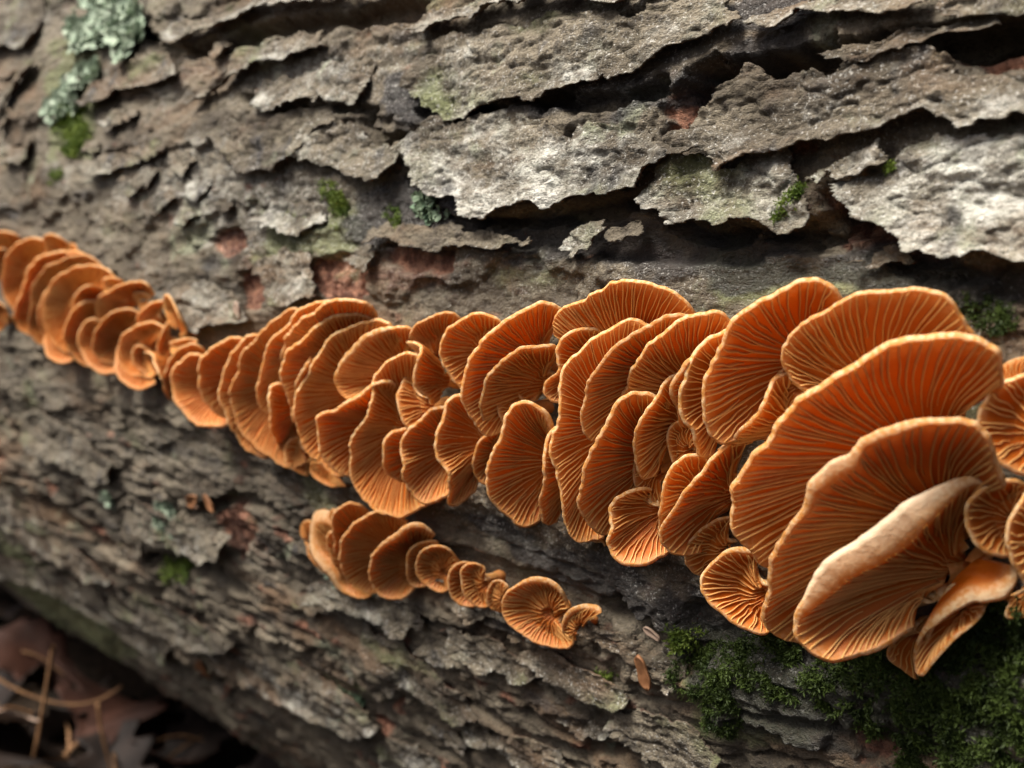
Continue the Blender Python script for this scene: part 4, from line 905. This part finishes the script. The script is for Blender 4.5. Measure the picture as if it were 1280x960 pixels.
def build_cap(idx, crop, key, rim, opt):
    pl = PLANS[idx]; q, L, prof = pl['q'], pl['L'], pl['prof']
    PITCH = PITCHES.get(key, .00086)
    hh = L * prof
    R3 = np.array([(*surf(a, b, h), h) for (a, b), h in zip(q, hh)])
    dep = np.array([depth_at(a, b, h) for (a, b), h in zip(q, hh)])
    le = pl['le']; lipw = np.where(le < 7, le * .30, le * (1.0 if opt.get('key') in ('white', 'notch', 'saddle') else .75)) * dep / FPX
    B = cap_root(pl, R3)
    rr, ln = catmull(np.column_stack([R3, lipw]), 60)
    N_g = max(10, int(ln / PITCH))
    nu = max(36, min(150, int(ln / .00042)))
    rr, ln = catmull(np.column_stack([R3, lipw]), nu)
    kw = max(2, int(nu * .035)); ker = np.hanning(2 * kw + 3)[1:-1]; ker = ker / ker.sum()
    pad_ = np.vstack([2 * rr[0] - rr[kw:0:-1], rr, 2 * rr[-1] - rr[-2:-kw - 2:-1]])
    rr = np.stack([np.convolve(pad_[:, k], ker, 'valid') for k in range(4)], 1)
    rim3, lw = rr[:, :3], np.maximum(rr[:, 3], .00022)
    u = np.linspace(0, 1, nu)
    # crenulate, slightly wavy margin
    ed = nrm(rim3 - B)
    ph = crng.uniform(0, 6.28, 3); seed = int(crng.integers(1000))
    wob = .00005 * np.sin(2 * math.pi * N_g * .5 * u + ph[0]) + .0006 * pn(u * ln / .0045, 0 * u + idx * 1.7, 3) + .00022 * pn(u * ln / .0014, 0 * u + idx * 2.7, 4)
    rim3 = rim3 + ed * (wob - .5 * 0)[:, None] * min(1, L / .008)
    rim3[:, 0] += L * (.025 * np.sin(2 * math.pi * (1.5 * u) + ph[1]) + .10 * pn(u * ln / .008, 0 * u + idx * .91, 6)) * np.sin(math.pi * u)
    curl = CURL * L
    def dip(p, v):
        # saucer: the floor lies back, the margin comes forward
        p[..., 0] -= curl * (v - v ** 3.2) + .10 * L * np.sin(math.pi * v)
        p[..., 2] -= .05 * L * np.sin(math.pi * v)
        p[..., 2] = np.maximum(p[..., 2], .0032 * np.clip(v * 6, 0, 1) - .0015)
    def surface(uu_rim, uu_lw, v):
        """uu_rim (n,3), v (m,) -> (n,m,3) in (s,t,h)"""
        vec = uu_rim - B
        e = nrm(vec); ln_ = np.linalg.norm(vec, axis=1)
        root = B + e * np.minimum(.0016, .1 * ln_)[:, None]
        tip = uu_rim - e * uu_lw[:, None]
        p = root[:, None, :] + (tip - root)[:, None, :] * v[None, :, None]
        dip(p, v[None, :])
        return p
    nv = 9
    v = np.linspace(0, 1, nv)
    G = surface(rim3, lw, v)
    Gw = P3(G[..., 0], G[..., 1], G[..., 2])
    du = np.gradient(Gw, axis=0); dv = np.gradient(Gw, axis=1)
    nn = nrm(np.cross(du, dv))
    mid = Gw.mean((0, 1)); view = CAM - mid
    if np.sum(nn.mean((0, 1)) * view) < 0: nn = -nn; flip = True
    else: flip = False
    # cap: gill floor, rolled lip, felted back
    e = nrm(Gw[:, -1] - Gw[:, -2]); n1 = nn[:, -1]
    if lw.max() > .0012:
        kk = np.hanning(2 * (nu // 9) + 3)[1:-1]; kk /= kk.sum(); hw_ = len(kk) // 2
        sm = lambda A_: nrm(np.stack([np.convolve(np.pad(A_[:, c_], hw_, mode='edge'), kk, 'valid') for c_ in range(3)], 1))
        e = sm(e); n1 = sm(n1)
    th = min(.0016, .07 * L + .0003)
    lip = []
    wide = sstep(.0006, .002, lw)
    for a in np.linspace(0, 1, 6)[1:]:
        ang = a * math.pi * .5
        # narrow rims are round; wide ones are the cap's upper face bending over, almost flat
        o_ = lw * ((1 - wide) * math.sin(ang) + wide * a)
        d_ = (1 - wide) * (1 - math.cos(ang)) * (th * .45 + .55 * lw) + wide * lw * (.75 * a + .75 * a * a)
        lip.append(Gw[:, -1] + e * o_[:, None] - n1 * d_[:, None])
    back = []
    edge = lip[-1]
    for j in range(nv - 2, -1, -1):
        f = 1 - v[j]
        off = th * (.55 + .75 * f)
        bk = Gw[:, j] - nn[:, j] * off
        w = v[j] ** 3
        back.append(bk * (1 - .35 * w) + (.35 * w) * (edge - e * (1 - v[j]) * ln * 0))
    strip = np.concatenate([Gw, np.stack(lip, 1), np.stack(back, 1)], 1)
    m = strip.shape[1]
    org = P3(np.float64(B[0]), np.float64(B[1]), 0.0)
    fq = grid_quads(nu, m)
    # close the two sides of the fan
    side = []
    nl = len(lip)
    for base in (0, (nu - 1) * m):
        for j in range(nv - 1):
            k1, k2 = m - 1 - j, m - 2 - j
            side.append([base + j, base + j + 1, base + k2, base + k1] if base == 0 else [base + j + 1, base + j, base + k1, base + k2])
    # drop degenerate last side quad overlap with the lip by stopping at the lip
    side = [s_ for s_ in side]
    tint = np.zeros((nu, m, 4), np.float32); tint[..., 3] = 1
    tint[:, :nv, 0] = .12 * sstep(.75, 1, v)[None]
    tint[:, nv - 1, 1] = .35
    tint[:, nv:, 1] = 1.0
    tint[:, nv:nv + 2, 1] = .75
    big_ = opt.get('key') in ('white', 'notch', 'saddle')  # caps whose wide rims have sunlight put into their colour
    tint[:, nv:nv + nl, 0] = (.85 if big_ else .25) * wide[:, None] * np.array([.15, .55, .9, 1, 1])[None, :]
    tint[:, nv:nv + nl, 1] = np.array([.5, .8, .95, 1, 1])[None, :]
    tint[..., 2] = crng.uniform(0, .75) if key != 'low' else crng.uniform(.7, 1.0)
    allq = np.vstack([fq, np.array(side)])
    if flip: allq = allq[:, ::-1]
    root = empty("mushroom", org)
    lk = opt.get('key', key)
    lab, grp = LABELS[lk]
    lab = OWN.get((crop, *rim[0]), lab)
    if grp is None: grp = LOWROW if crop == 'G' else MAIN
    tag(root, lab, "mushroom", grp)
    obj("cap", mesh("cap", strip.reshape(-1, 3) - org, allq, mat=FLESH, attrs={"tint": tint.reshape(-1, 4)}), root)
    if opt.get('plain'):
        # seen from its smooth felted side: no gills on view
        stem(root, B, Gw, L, org); return
    # gills: thin blades, long and short ones alternating
    dmax = min(.72 * PITCH, .07 * L + .0002)
    ng = N_g
    cu = (np.arange(ng) + .5 + crng.uniform(-.30, .30, ng)) / ng
    mv = 15
    order = np.arange(ng) % 4
    v0 = np.where(order == 0, .03, np.where(order == 2, .10, .36)) + crng.uniform(0, .26, ng) * (order > 0)
    vv = np.linspace(0, 1, mv)
    rim_g = np.stack([np.interp(cu, u, rim3[:, k]) for k in range(3)], 1); lw_g = np.interp(cu, u, lw)
    local = ln / ng
    wv = np.sin(vv[None, :] * crng.uniform(5, 13, ng)[:, None] + crng.uniform(0, 6.28, ng)[:, None]) * .12 * local
    wv = wv + crng.normal(0, .06, (ng, mv)).cumsum(1) * .25 * local * np.sin(math.pi * vv)[None]
    V = v0[:, None] + (1.0 - v0[:, None]) * vv[None, :]
    # evaluate per gill on the fan
    vec = rim_g - B; eg = nrm(vec); lg = np.linalg.norm(vec, axis=1)
    rt = B + eg * np.minimum(.0016, .1 * lg)[:, None]; tp = rim_g - eg * lw_g[:, None] * .9
    p = rt[:, None, :] + (tp - rt)[:, None, :] * V[..., None]
    dip(p, V)
    pw = P3(p[..., 0], p[..., 1], p[..., 2])
    # normals and sideways direction from the fan
    iu = np.clip((cu * (nu - 1)), 0, nu - 1); i0 = np.floor(iu).astype(int); i1 = np.minimum(i0 + 1, nu - 1); fu = (iu - i0)[:, None, None]
    ngrid = nn[i0] * (1 - fu) + nn[i1] * fu
    jv = V * (nv - 1); j0 = np.clip(np.floor(jv).astype(int), 0, nv - 2); fv = (jv - j0)[..., None]
    gi = np.arange(ng)[:, None]
    ns = nrm(ngrid[gi, j0] * (1 - fv) + ngrid[gi, j0 + 1] * fv)
    dr = nrm(np.gradient(pw, axis=1)); sd_ = nrm(np.cross(ns, dr))
    wdt = np.minimum(.25 * local * (.32 + .68 * V), .00030)
    shape = np.sin(math.pi * np.clip(.10 + .895 * vv, 0, 1))[None, :] ** .6 * np.where(order == 0, 1, np.where(order == 2, .92, .72))[:, None]
    dpt = dmax * shape * (.45 + .55 * V)
    c = pw + sd_ * (wv * (.25 + .75 * V))[..., None]
    A = c - sd_ * (wdt * .55)[..., None] - ns * .00012; D = c + sd_ * (wdt * .55)[..., None] - ns * .00012
    Bt = c - sd_ * (wdt * .26)[..., None] + ns * dpt[..., None]; Ct = c + sd_ * (wdt * .26)[..., None] + ns * dpt[..., None]
    gv = np.stack([A, Bt, Ct, D], 2)                       # ng, mv, 4, 3
    base = (np.arange(ng)[:, None, None] * mv * 4 + np.arange(mv - 1)[None, :, None] * 4 + np.arange(3)[None, None, :])
    gq = np.stack([base, base + 1, base + 5, base + 4], -1).reshape(-1, 4)
    tg = np.zeros((ng, mv, 4, 4), np.float32); tg[..., 3] = 1
    tg[:, :, 1:3, 0] = (.55 + .45 * vv)[None, :, None]; tg[:, :, 0, 0] = tg[:, :, 3, 0] = .05
    tg[..., 2] = tint[0, 0, 2]
    go = obj("gills", mesh("gills", gv.reshape(-1, 3) - org, gq, mat=FLESH, smooth=False, attrs={"tint": tg.reshape(-1, 4)}), root)
    go["kind"] = "stuff"
    stem(root, B, Gw, L, org)

for i, (c, k, rim, opt) in enumerate(CAPS):
    build_cap(i, c, k, rim, opt)

# ------------------------------------------------------------------ moss, lichen, chips
def hgt(s, t):
    i = np.clip(np.searchsorted(S, s), 0, len(S) - 1); j = np.clip(np.searchsorted(T, t), 0, len(T) - 1)
    return H[i, j].astype(float)

def frame(t):
    th = t / R
    nrm_ = np.stack([0 * th, -np.cos(th), np.sin(th)], -1); up = np.stack([0 * th, np.sin(th), np.cos(th)], -1)
    return nrm_, up

def scatter(crop, poly, count, seed, thr=-.12):
    pp = px(crop, poly); r_ = np.random.default_rng(seed)
    lo, hi = pp.min(0), pp.max(0); out = []
    while len(out) < count:
        a = r_.uniform(lo, hi, (count, 2))
        sd = poly_sdf(a[:, 0], a[:, 1], pp)
        keep = (sd > -2) & (fbm(a[:, 0] / 28, a[:, 1] / 22, 3, seed) > thr - .004 * np.maximum(sd, 0))
        out += a[keep].tolist()
    return np.array(out[:count])

def moss(label, crop, poly, count, size, mat, seed, lift=0.0, hang=0.0, leaves=9, name="moss_clump", cat="moss", grp=None, thr=-.12):
    r_ = np.random.default_rng(seed)
    pts = scatter(crop, poly, count, seed, thr)
    sts = np.array([surf(a, b, lift) for a, b in pts]); s, t = sts[:, 0], sts[:, 1]
    base = P3(s, t, np.maximum(hgt(s, t), lift - .002) - .0003); nv_, up = frame(t)
    d = nrm(nv_ + .55 * r_.normal(size=base.shape) + up * (.25 - hang)[..., None] if np.ndim(hang) else nv_ + .55 * r_.normal(size=base.shape) + up * (.25 - hang))
    ln_ = size * r_.uniform(.6, 1.5, count)
    V = []; Q = []
    for k in range(leaves):
        f = r_.uniform(.15, 1.0, count) if k else np.ones(count)
        p = base + d * (ln_ * f)[:, None]
        ld = nrm(d * .6 + r_.normal(size=base.shape)); sd = nrm(np.cross(ld, r_.normal(size=base.shape)))
        L_ = (size * r_.uniform(.35, .75, count))[:, None]; w = L_ * .17
        quad = np.stack([p, p + ld * L_ * .5 + sd * w, p + ld * L_, p + ld * L_ * .5 - sd * w], 1)
        V.append(quad.reshape(-1, 3))
    # stems
    x1 = nrm(np.cross(d, r_.normal(size=base.shape))) * size * .045
    V.append(np.stack([base - x1, base + x1, base + d * ln_[:, None] + x1 * .5, base + d * ln_[:, None] - x1 * .5], 1).reshape(-1, 3))
    V = np.vstack(V); org = base.mean(0)
    o = obj(name, mesh(name, V - org, np.arange(len(V)).reshape(-1, 4), mat=mat, smooth=False), loc=org)
    return tag(o, label, cat, grp)

def lichen(label, crop, poly, count, size, mat, seed, lift=.001, cat="lichen"):
    r_ = np.random.default_rng(seed)
    pts = scatter(crop, poly, count, seed); V = []; Q = []; n0 = 0; g = 5
    for a, b in pts:
        s, t = surf(a, b, lift); s, t = np.array([s]), np.array([t])
        base = P3(s, t, np.maximum(hgt(s, t), lift - .002))[0]; nv_, up = frame(t); nv_, up = nv_[0], up[0]; ax = np.cross(nv_, up)
        an = r_.uniform(0, 6.28); e1 = ax * math.cos(an) + up * math.sin(an); e2 = np.cross(nv_, e1)
        k = size * r_.uniform(.5, 1.3); tilt = r_.uniform(.1, .9); ph = r_.uniform(0, 6.28)
        i, j = np.meshgrid(np.linspace(0, 1, g), np.linspace(-1, 1, g), indexing='ij')
        wid = .55 * np.sin(math.pi * np.clip(.12 + .75 * i, 0, 1)) * (1 + .3 * np.sin(5 * i + ph))
        P = base + (i[..., None] * e1 + (j * wid)[..., None] * e2) * k + nv_ * ((tilt * i ** 1.6 + .35 * (j * wid) ** 2 + .12 * np.sin(7 * j + ph + 4 * i)) * k)[..., None]
        V.append(P.reshape(-1, 3)); Q.append(grid_quads(g, g) + n0); n0 += g * g
    V = np.vstack(V); org = V.mean(0)
    o = obj("lichen_patch", mesh("lichen_patch", V - org, np.vstack(Q), mat=mat), loc=org)
    return tag(o, label, cat)

moss("bright green moss tuft under the blue grey lichen", '0', [(75,135),(100,130),(112,165),(100,195),(80,190),(72,160)], 420, .0020, MOSS, 1)
moss("tiny moss speck near the moss tuft under the lichen", '0', [(66,218),(80,214),(82,232),(68,232)], 60, .0014, MOSS, 2)
moss("thin yellow green moss strand creeping down the bark beside a pale plate", '0', [(402,232),(418,228),(425,245),(430,262),(420,285),(412,280),(414,258)], 230, .0011, MOSS, 3)
moss("small moss strand in the damp furrow next to a lichen tuft", '0', [(476,262),(490,258),(496,290),(488,300)], 90, .0010, MOSS, 4)
lichen("little grey green lichen tuft at the foot of the big pale plate", '0', [(510,250),(526,240),(552,248),(550,268),(528,274),(510,268)], 120, .0011, LEPRARIA, 5)
moss("bright feathery moss sprig on the edge of a scalloped bark plate", '3', [(385,705),(440,680),(420,720),(380,770),(345,805),(345,775)], 150, .0011, MOSS, 6, lift=.003)
moss("green moss speck on the crack between two bark plates", '3', [(760,598),(815,596),(810,620),(770,618)], 60, .0008, MOSS, 7, lift=.002)
moss("round bright green moss dot on the shaded lower flank", '0', [(203,705),(222,700),(236,712),(230,726),(208,724)], 170, .0018, MOSS, 8)
moss("shade darkened moss mat below the giant mushrooms", '0', [(880,800),(960,790),(1060,800),(1150,800),(1280,740),(1300,970),(1120,970),(1060,900),(960,860),(900,850)], 5600, .0012, SHADEMOSS, 9, hang=.5, thr=.22)
moss("leafy moss cluster beside the reddish rotten bark", '0', [(885,865),(915,860),(928,900),(905,925),(890,910)], 620, .0010, SHADEMOSS, 10, hang=.3)
moss("short moss tuft under the rounded felted cap", '0', [(838,792),(866,790),(866,812),(840,812)], 160, .0012, MOSS, 11)
moss("loose moss tuft hanging at the brown gap in the bark", '0', [(842,830),(880,810),(940,815),(930,850),(870,870),(850,852)], 700, .0010, SHADEMOSS, 12, hang=.2)
moss("small moss fleck on the brown bark under the ear shaped mushroom", '0', [(738,845),(762,845),(764,858),(742,858)], 90, .0010, MOSS, 13)
moss("damp moss fringe behind the wide orange fan", '0', [(1190,380),(1230,375),(1270,395),(1268,420),(1225,415)], 200, .0009, SHADEMOSS, 14)
lichen("ruffled blue grey lichen rosette growing on the top of the log", '1', [(235,60),(260,0),(330,-30),(470,-20),(485,60),(480,130),(430,180),(330,170),(250,140)], 700, .0030, LICHEN, 15, lift=.003)
lichen("pale blue grey lichen streak above the bright moss tuft", '1', [(150,400),(215,330),(245,270),(300,225),(340,235),(320,290),(280,360),(230,390),(160,425)], 420, .0024, LICHEN, 16, lift=.002)
lichen("greenish grey lichen crust on the lower edge of the log", '5', [(1060,470),(1130,460),(1230,500),(1290,560),(1230,570),(1120,530)], 420, .0017, LEPRARIA, 17)
lichen("pale green lichen flake beside the orange bark chips", '4', [(500,460),(580,440),(630,500),(610,560),(540,560),(500,520)], 320, .0017, LICHEN, 18, lift=.002)
lichen("tiny white green lichen fleck in the lower furrow", '4', [(350,410),(390,395),(400,430),(365,450)], 40, .0024, LICHEN, 19)
lichen("grey green lichen crust below the tan shell shaped mushroom", '6', [(0,20),(50,20),(120,70),(150,100),(90,110),(20,90)], 300, .0014, LICHEN, 20, lift=.002)
lichen("dull green lichen patch on bark far below the lower row", '6', [(0,420),(60,430),(130,480),(110,510),(30,490)], 300, .0014, LEPRARIA, 21)

def chip(label, x, y, ln_, wd, ang, mat, seed, curl=.5):
    s, t = surf(x, y, .001); s_, t_ = np.array([s]), np.array([t])
    nv_, up = frame(t_); nv_, up = nv_[0], up[0]; ax = np.cross(up, nv_)
    base = P3(s_, t_, np.maximum(hgt(s_, t_), 0) + .0006)[0]
    e1 = ax * math.cos(ang) + up * math.sin(ang); e2 = np.cross(nv_, e1)
    i, j = np.meshgrid(np.linspace(-1, 1, 11), np.linspace(-1, 1, 7), indexing='ij')
    w = np.sqrt(np.clip(1.02 - i ** 2, .01, 1)) * (1 + .15 * np.sin(4 * i + seed))
    zz = curl * wd * (j * w) ** 2 + .15 * ln_ * i ** 2 + .05 * wd * np.sin(6 * i + 3 * j + seed)
    top = base + (i * ln_)[..., None] * e1 + (j * w * wd)[..., None] * e2 + nv_ * (zz + .0004)[..., None]
    bot = top - nv_ * .0005
    q = grid_quads(11, 7); n = 77; e = boundary_skirt(q)
    V = np.vstack([top.reshape(-1, 3), bot.reshape(-1, 3)])
    o = obj("bark_chip", mesh("bark_chip", V - base, np.vstack([q, (q + n)[:, ::-1], np.stack([e[:, 1], e[:, 0], e[:, 0] + n, e[:, 1] + n], 1)]), mat=mat), loc=base)
    return tag(o, label, "bark chip")
chip("orange curled bark chip lodged in the lower ridge of the log", 256, 836, .0042, .0024, 1.4, CHIP, 1)
chip("small orange brown chip lying in the furrow beside a pale lichen flake", 241, 626, .0034, .0015, .5, CHIP, 2)
chip("pinkish brown chip touching the small orange brown chip", 262, 629, .0026, .0013, 2.3, CHIP, 3)
chip("long tan sliver stuck upright in the brown bark by the moss", 808, 838, .0030, .0011, 1.75, CHIP, 4)
chip("rusty bark fragment at the dark end of the lower furrow", 6, 594, .0042, .0026, .4, CHIP, 5)
chip("whitish bark fragment above the hanging moss tuft", 815, 792, .0016, .0006, 2.7, PALELEAF, 6)
chip("white flake standing in the notch of the rust hollow", 297, 388, .0020, .0009, 1.9, PALELEAF, 7)

# ------------------------------------------------------------------ leaf litter under the log
def on_plane(x, y, z):
    d = ray(x, y); k = (z - CAM[2]) / d[2]
    return CAM + d * k

def leaf_mesh(seed, ln_, wd, mat, lobes):
    r_ = np.random.default_rng(seed); nu, nv2 = 41, 13
    i, j = np.meshgrid(np.linspace(0, 1, nu), np.linspace(-1, 1, nv2), indexing='ij')
    w = np.sin(math.pi * np.clip(.03 + .94 * i, 0, 1)) ** .8 * (1 + lobes * np.cos(2 * math.pi * 4.5 * i + .4 * np.sign(j)))
    y = j * w * wd
    z = .16 * ln_ * np.sin(math.pi * i * 1.2 + r_.uniform(0, 2)) + .35 * wd * np.abs(j * w) ** 1.6 + .05 * wd * np.sin(9 * i + 4 * j + r_.uniform(0, 6)) - .03 * wd * np.exp(-(j / .08) ** 2)
    P = np.stack([(i - .5) * ln_, y, z], -1); P[..., 2] -= P[..., 2].min()
    n = nu * nv2; q = grid_quads(nu, nv2); e = boundary_skirt(q); V = np.vstack([P.reshape(-1, 3), P.reshape(-1, 3) - [0, 0, .0004]])
    return mesh("dead_leaf", V, np.vstack([q, (q + n)[:, ::-1], np.stack([e[:, 1], e[:, 0], e[:, 0] + n, e[:, 1] + n], 1)]), mat=mat)
def stalk(pts, rad, mat, name, label, cat, parent=None):
    c, _ = catmull(pts, 24); d = nrm(np.gradient(c, axis=0)); x1 = nrm(np.cross(d, [.2, .3, .9])); y1 = np.cross(d, x1)
    k = np.arange(7) / 7 * 2 * math.pi; rr_ = rad * np.linspace(1.1, .7, 24)
    V = c[:, None, :] + (np.cos(k)[None, :, None] * x1[:, None, :] + np.sin(k)[None, :, None] * y1[:, None, :]) * rr_[:, None, None]
    q = grid_quads(24, 7); q2 = np.array([[a * 7 + 6, a * 7, (a + 1) * 7, (a + 1) * 7 + 6] for a in range(23)])
    caps_ = np.array([[0, a, a + 1] for a in range(1, 6)] + [[23 * 7, 23 * 7 + a + 1, 23 * 7 + a] for a in range(1, 6)])
    org = V.reshape(-1, 3).mean(0) if parent is None else np.zeros(3)
    o = obj(name, mesh(name, V.reshape(-1, 3) - org, np.vstack([q, q2]), caps_, mat=mat), parent, None if parent is not None else org)
    return tag(o, label, cat) if label else o
def leaf(label, x, y, z, ln_, wd, rz, tilt, mat, seed, lobes):
    p = on_plane(x, y, z); o = empty("dead_leaf", p)
    b = obj("blade", leaf_mesh(seed, ln_, wd, mat, lobes), o)
    stalk([(-.5 * ln_, 0, .004), (-.25 * ln_, 0, .012 * ln_ / .06), (.1 * ln_, 0, .012), (.42 * ln_, 0, .006)], .0007, STRAW, "midrib", None, None, o)
    o.rotation_euler = (tilt, tilt * .6, rz)
    return tag(o, label, "leaf")
leaf("reddish brown dead leaf curled against the underside of the log", 40, 840, .024, .046, .017, .5, .3, DEADLEAF, 1, .10)
leaf("pale bleached dead leaf lying on the ground under the reddish leaf", 6, 925, .034, .030, .013, 1.6, -.2, PALELEAF, 2, .05)
leaf("dark brown lobed leaf flat in the shade below the log", 150, 930, .006, .070, .026, 2.3, .15, DEADLEAF, 3, .28)
leaf("small dull leaf half hidden under the log", 215, 955, .006, .045, .018, .9, -.1, DEADLEAF, 4, .15)
leaf("brown leaf lying behind the bleached leaf", -60, 850, .006, .060, .022, 2.9, .2, DEADLEAF, 5, .22)
lr = random.Random(5)
LEAFWORDS = ["narrow", "broad", "torn", "crumpled", "curled", "lobed", "small", "flat", "twisted", "folded", "brittle"]
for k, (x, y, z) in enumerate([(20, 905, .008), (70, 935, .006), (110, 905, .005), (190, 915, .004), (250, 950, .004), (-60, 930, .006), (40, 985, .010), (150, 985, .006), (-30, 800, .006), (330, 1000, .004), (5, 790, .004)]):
    leaf("%s shade darkened leaf in the litter under the log" % LEAFWORDS[k], x, y, z, lr.uniform(.035, .06), lr.uniform(.012, .02), lr.uniform(0, 6.28), lr.uniform(-.35, .35), SHADELEAF, 20 + k, lr.uniform(.03, .28))
A_ = lambda x, y, z: on_plane(x, y, z)
stalk([A_(66, 806, .070), A_(58, 860, .055), A_(48, 915, .040), A_(34, 990, .012)], .00085, STRAW, "straw", "upright dry straw crossing the reddish dead leaf", "straw")
stalk([A_(122, 880, .045), A_(127, 915, .032), A_(142, 975, .010)], .0007, STRAW, "straw", "short dry straw standing beside the dark gap", "straw")
stalk([A_(-20, 838, .040), A_(30, 866, .036), A_(80, 880, .035), A_(120, 876, .036), A_(152, 858, .040)], .0008, STRAW, "straw", "bent dry stalk arching along the edge of the reddish leaf", "straw")
stalk([A_(80, 945, .018), A_(95, 930, .022), A_(116, 922, .022)], .0010, STRAW, "straw", "stubby tan stalk poking up between the straws", "straw")
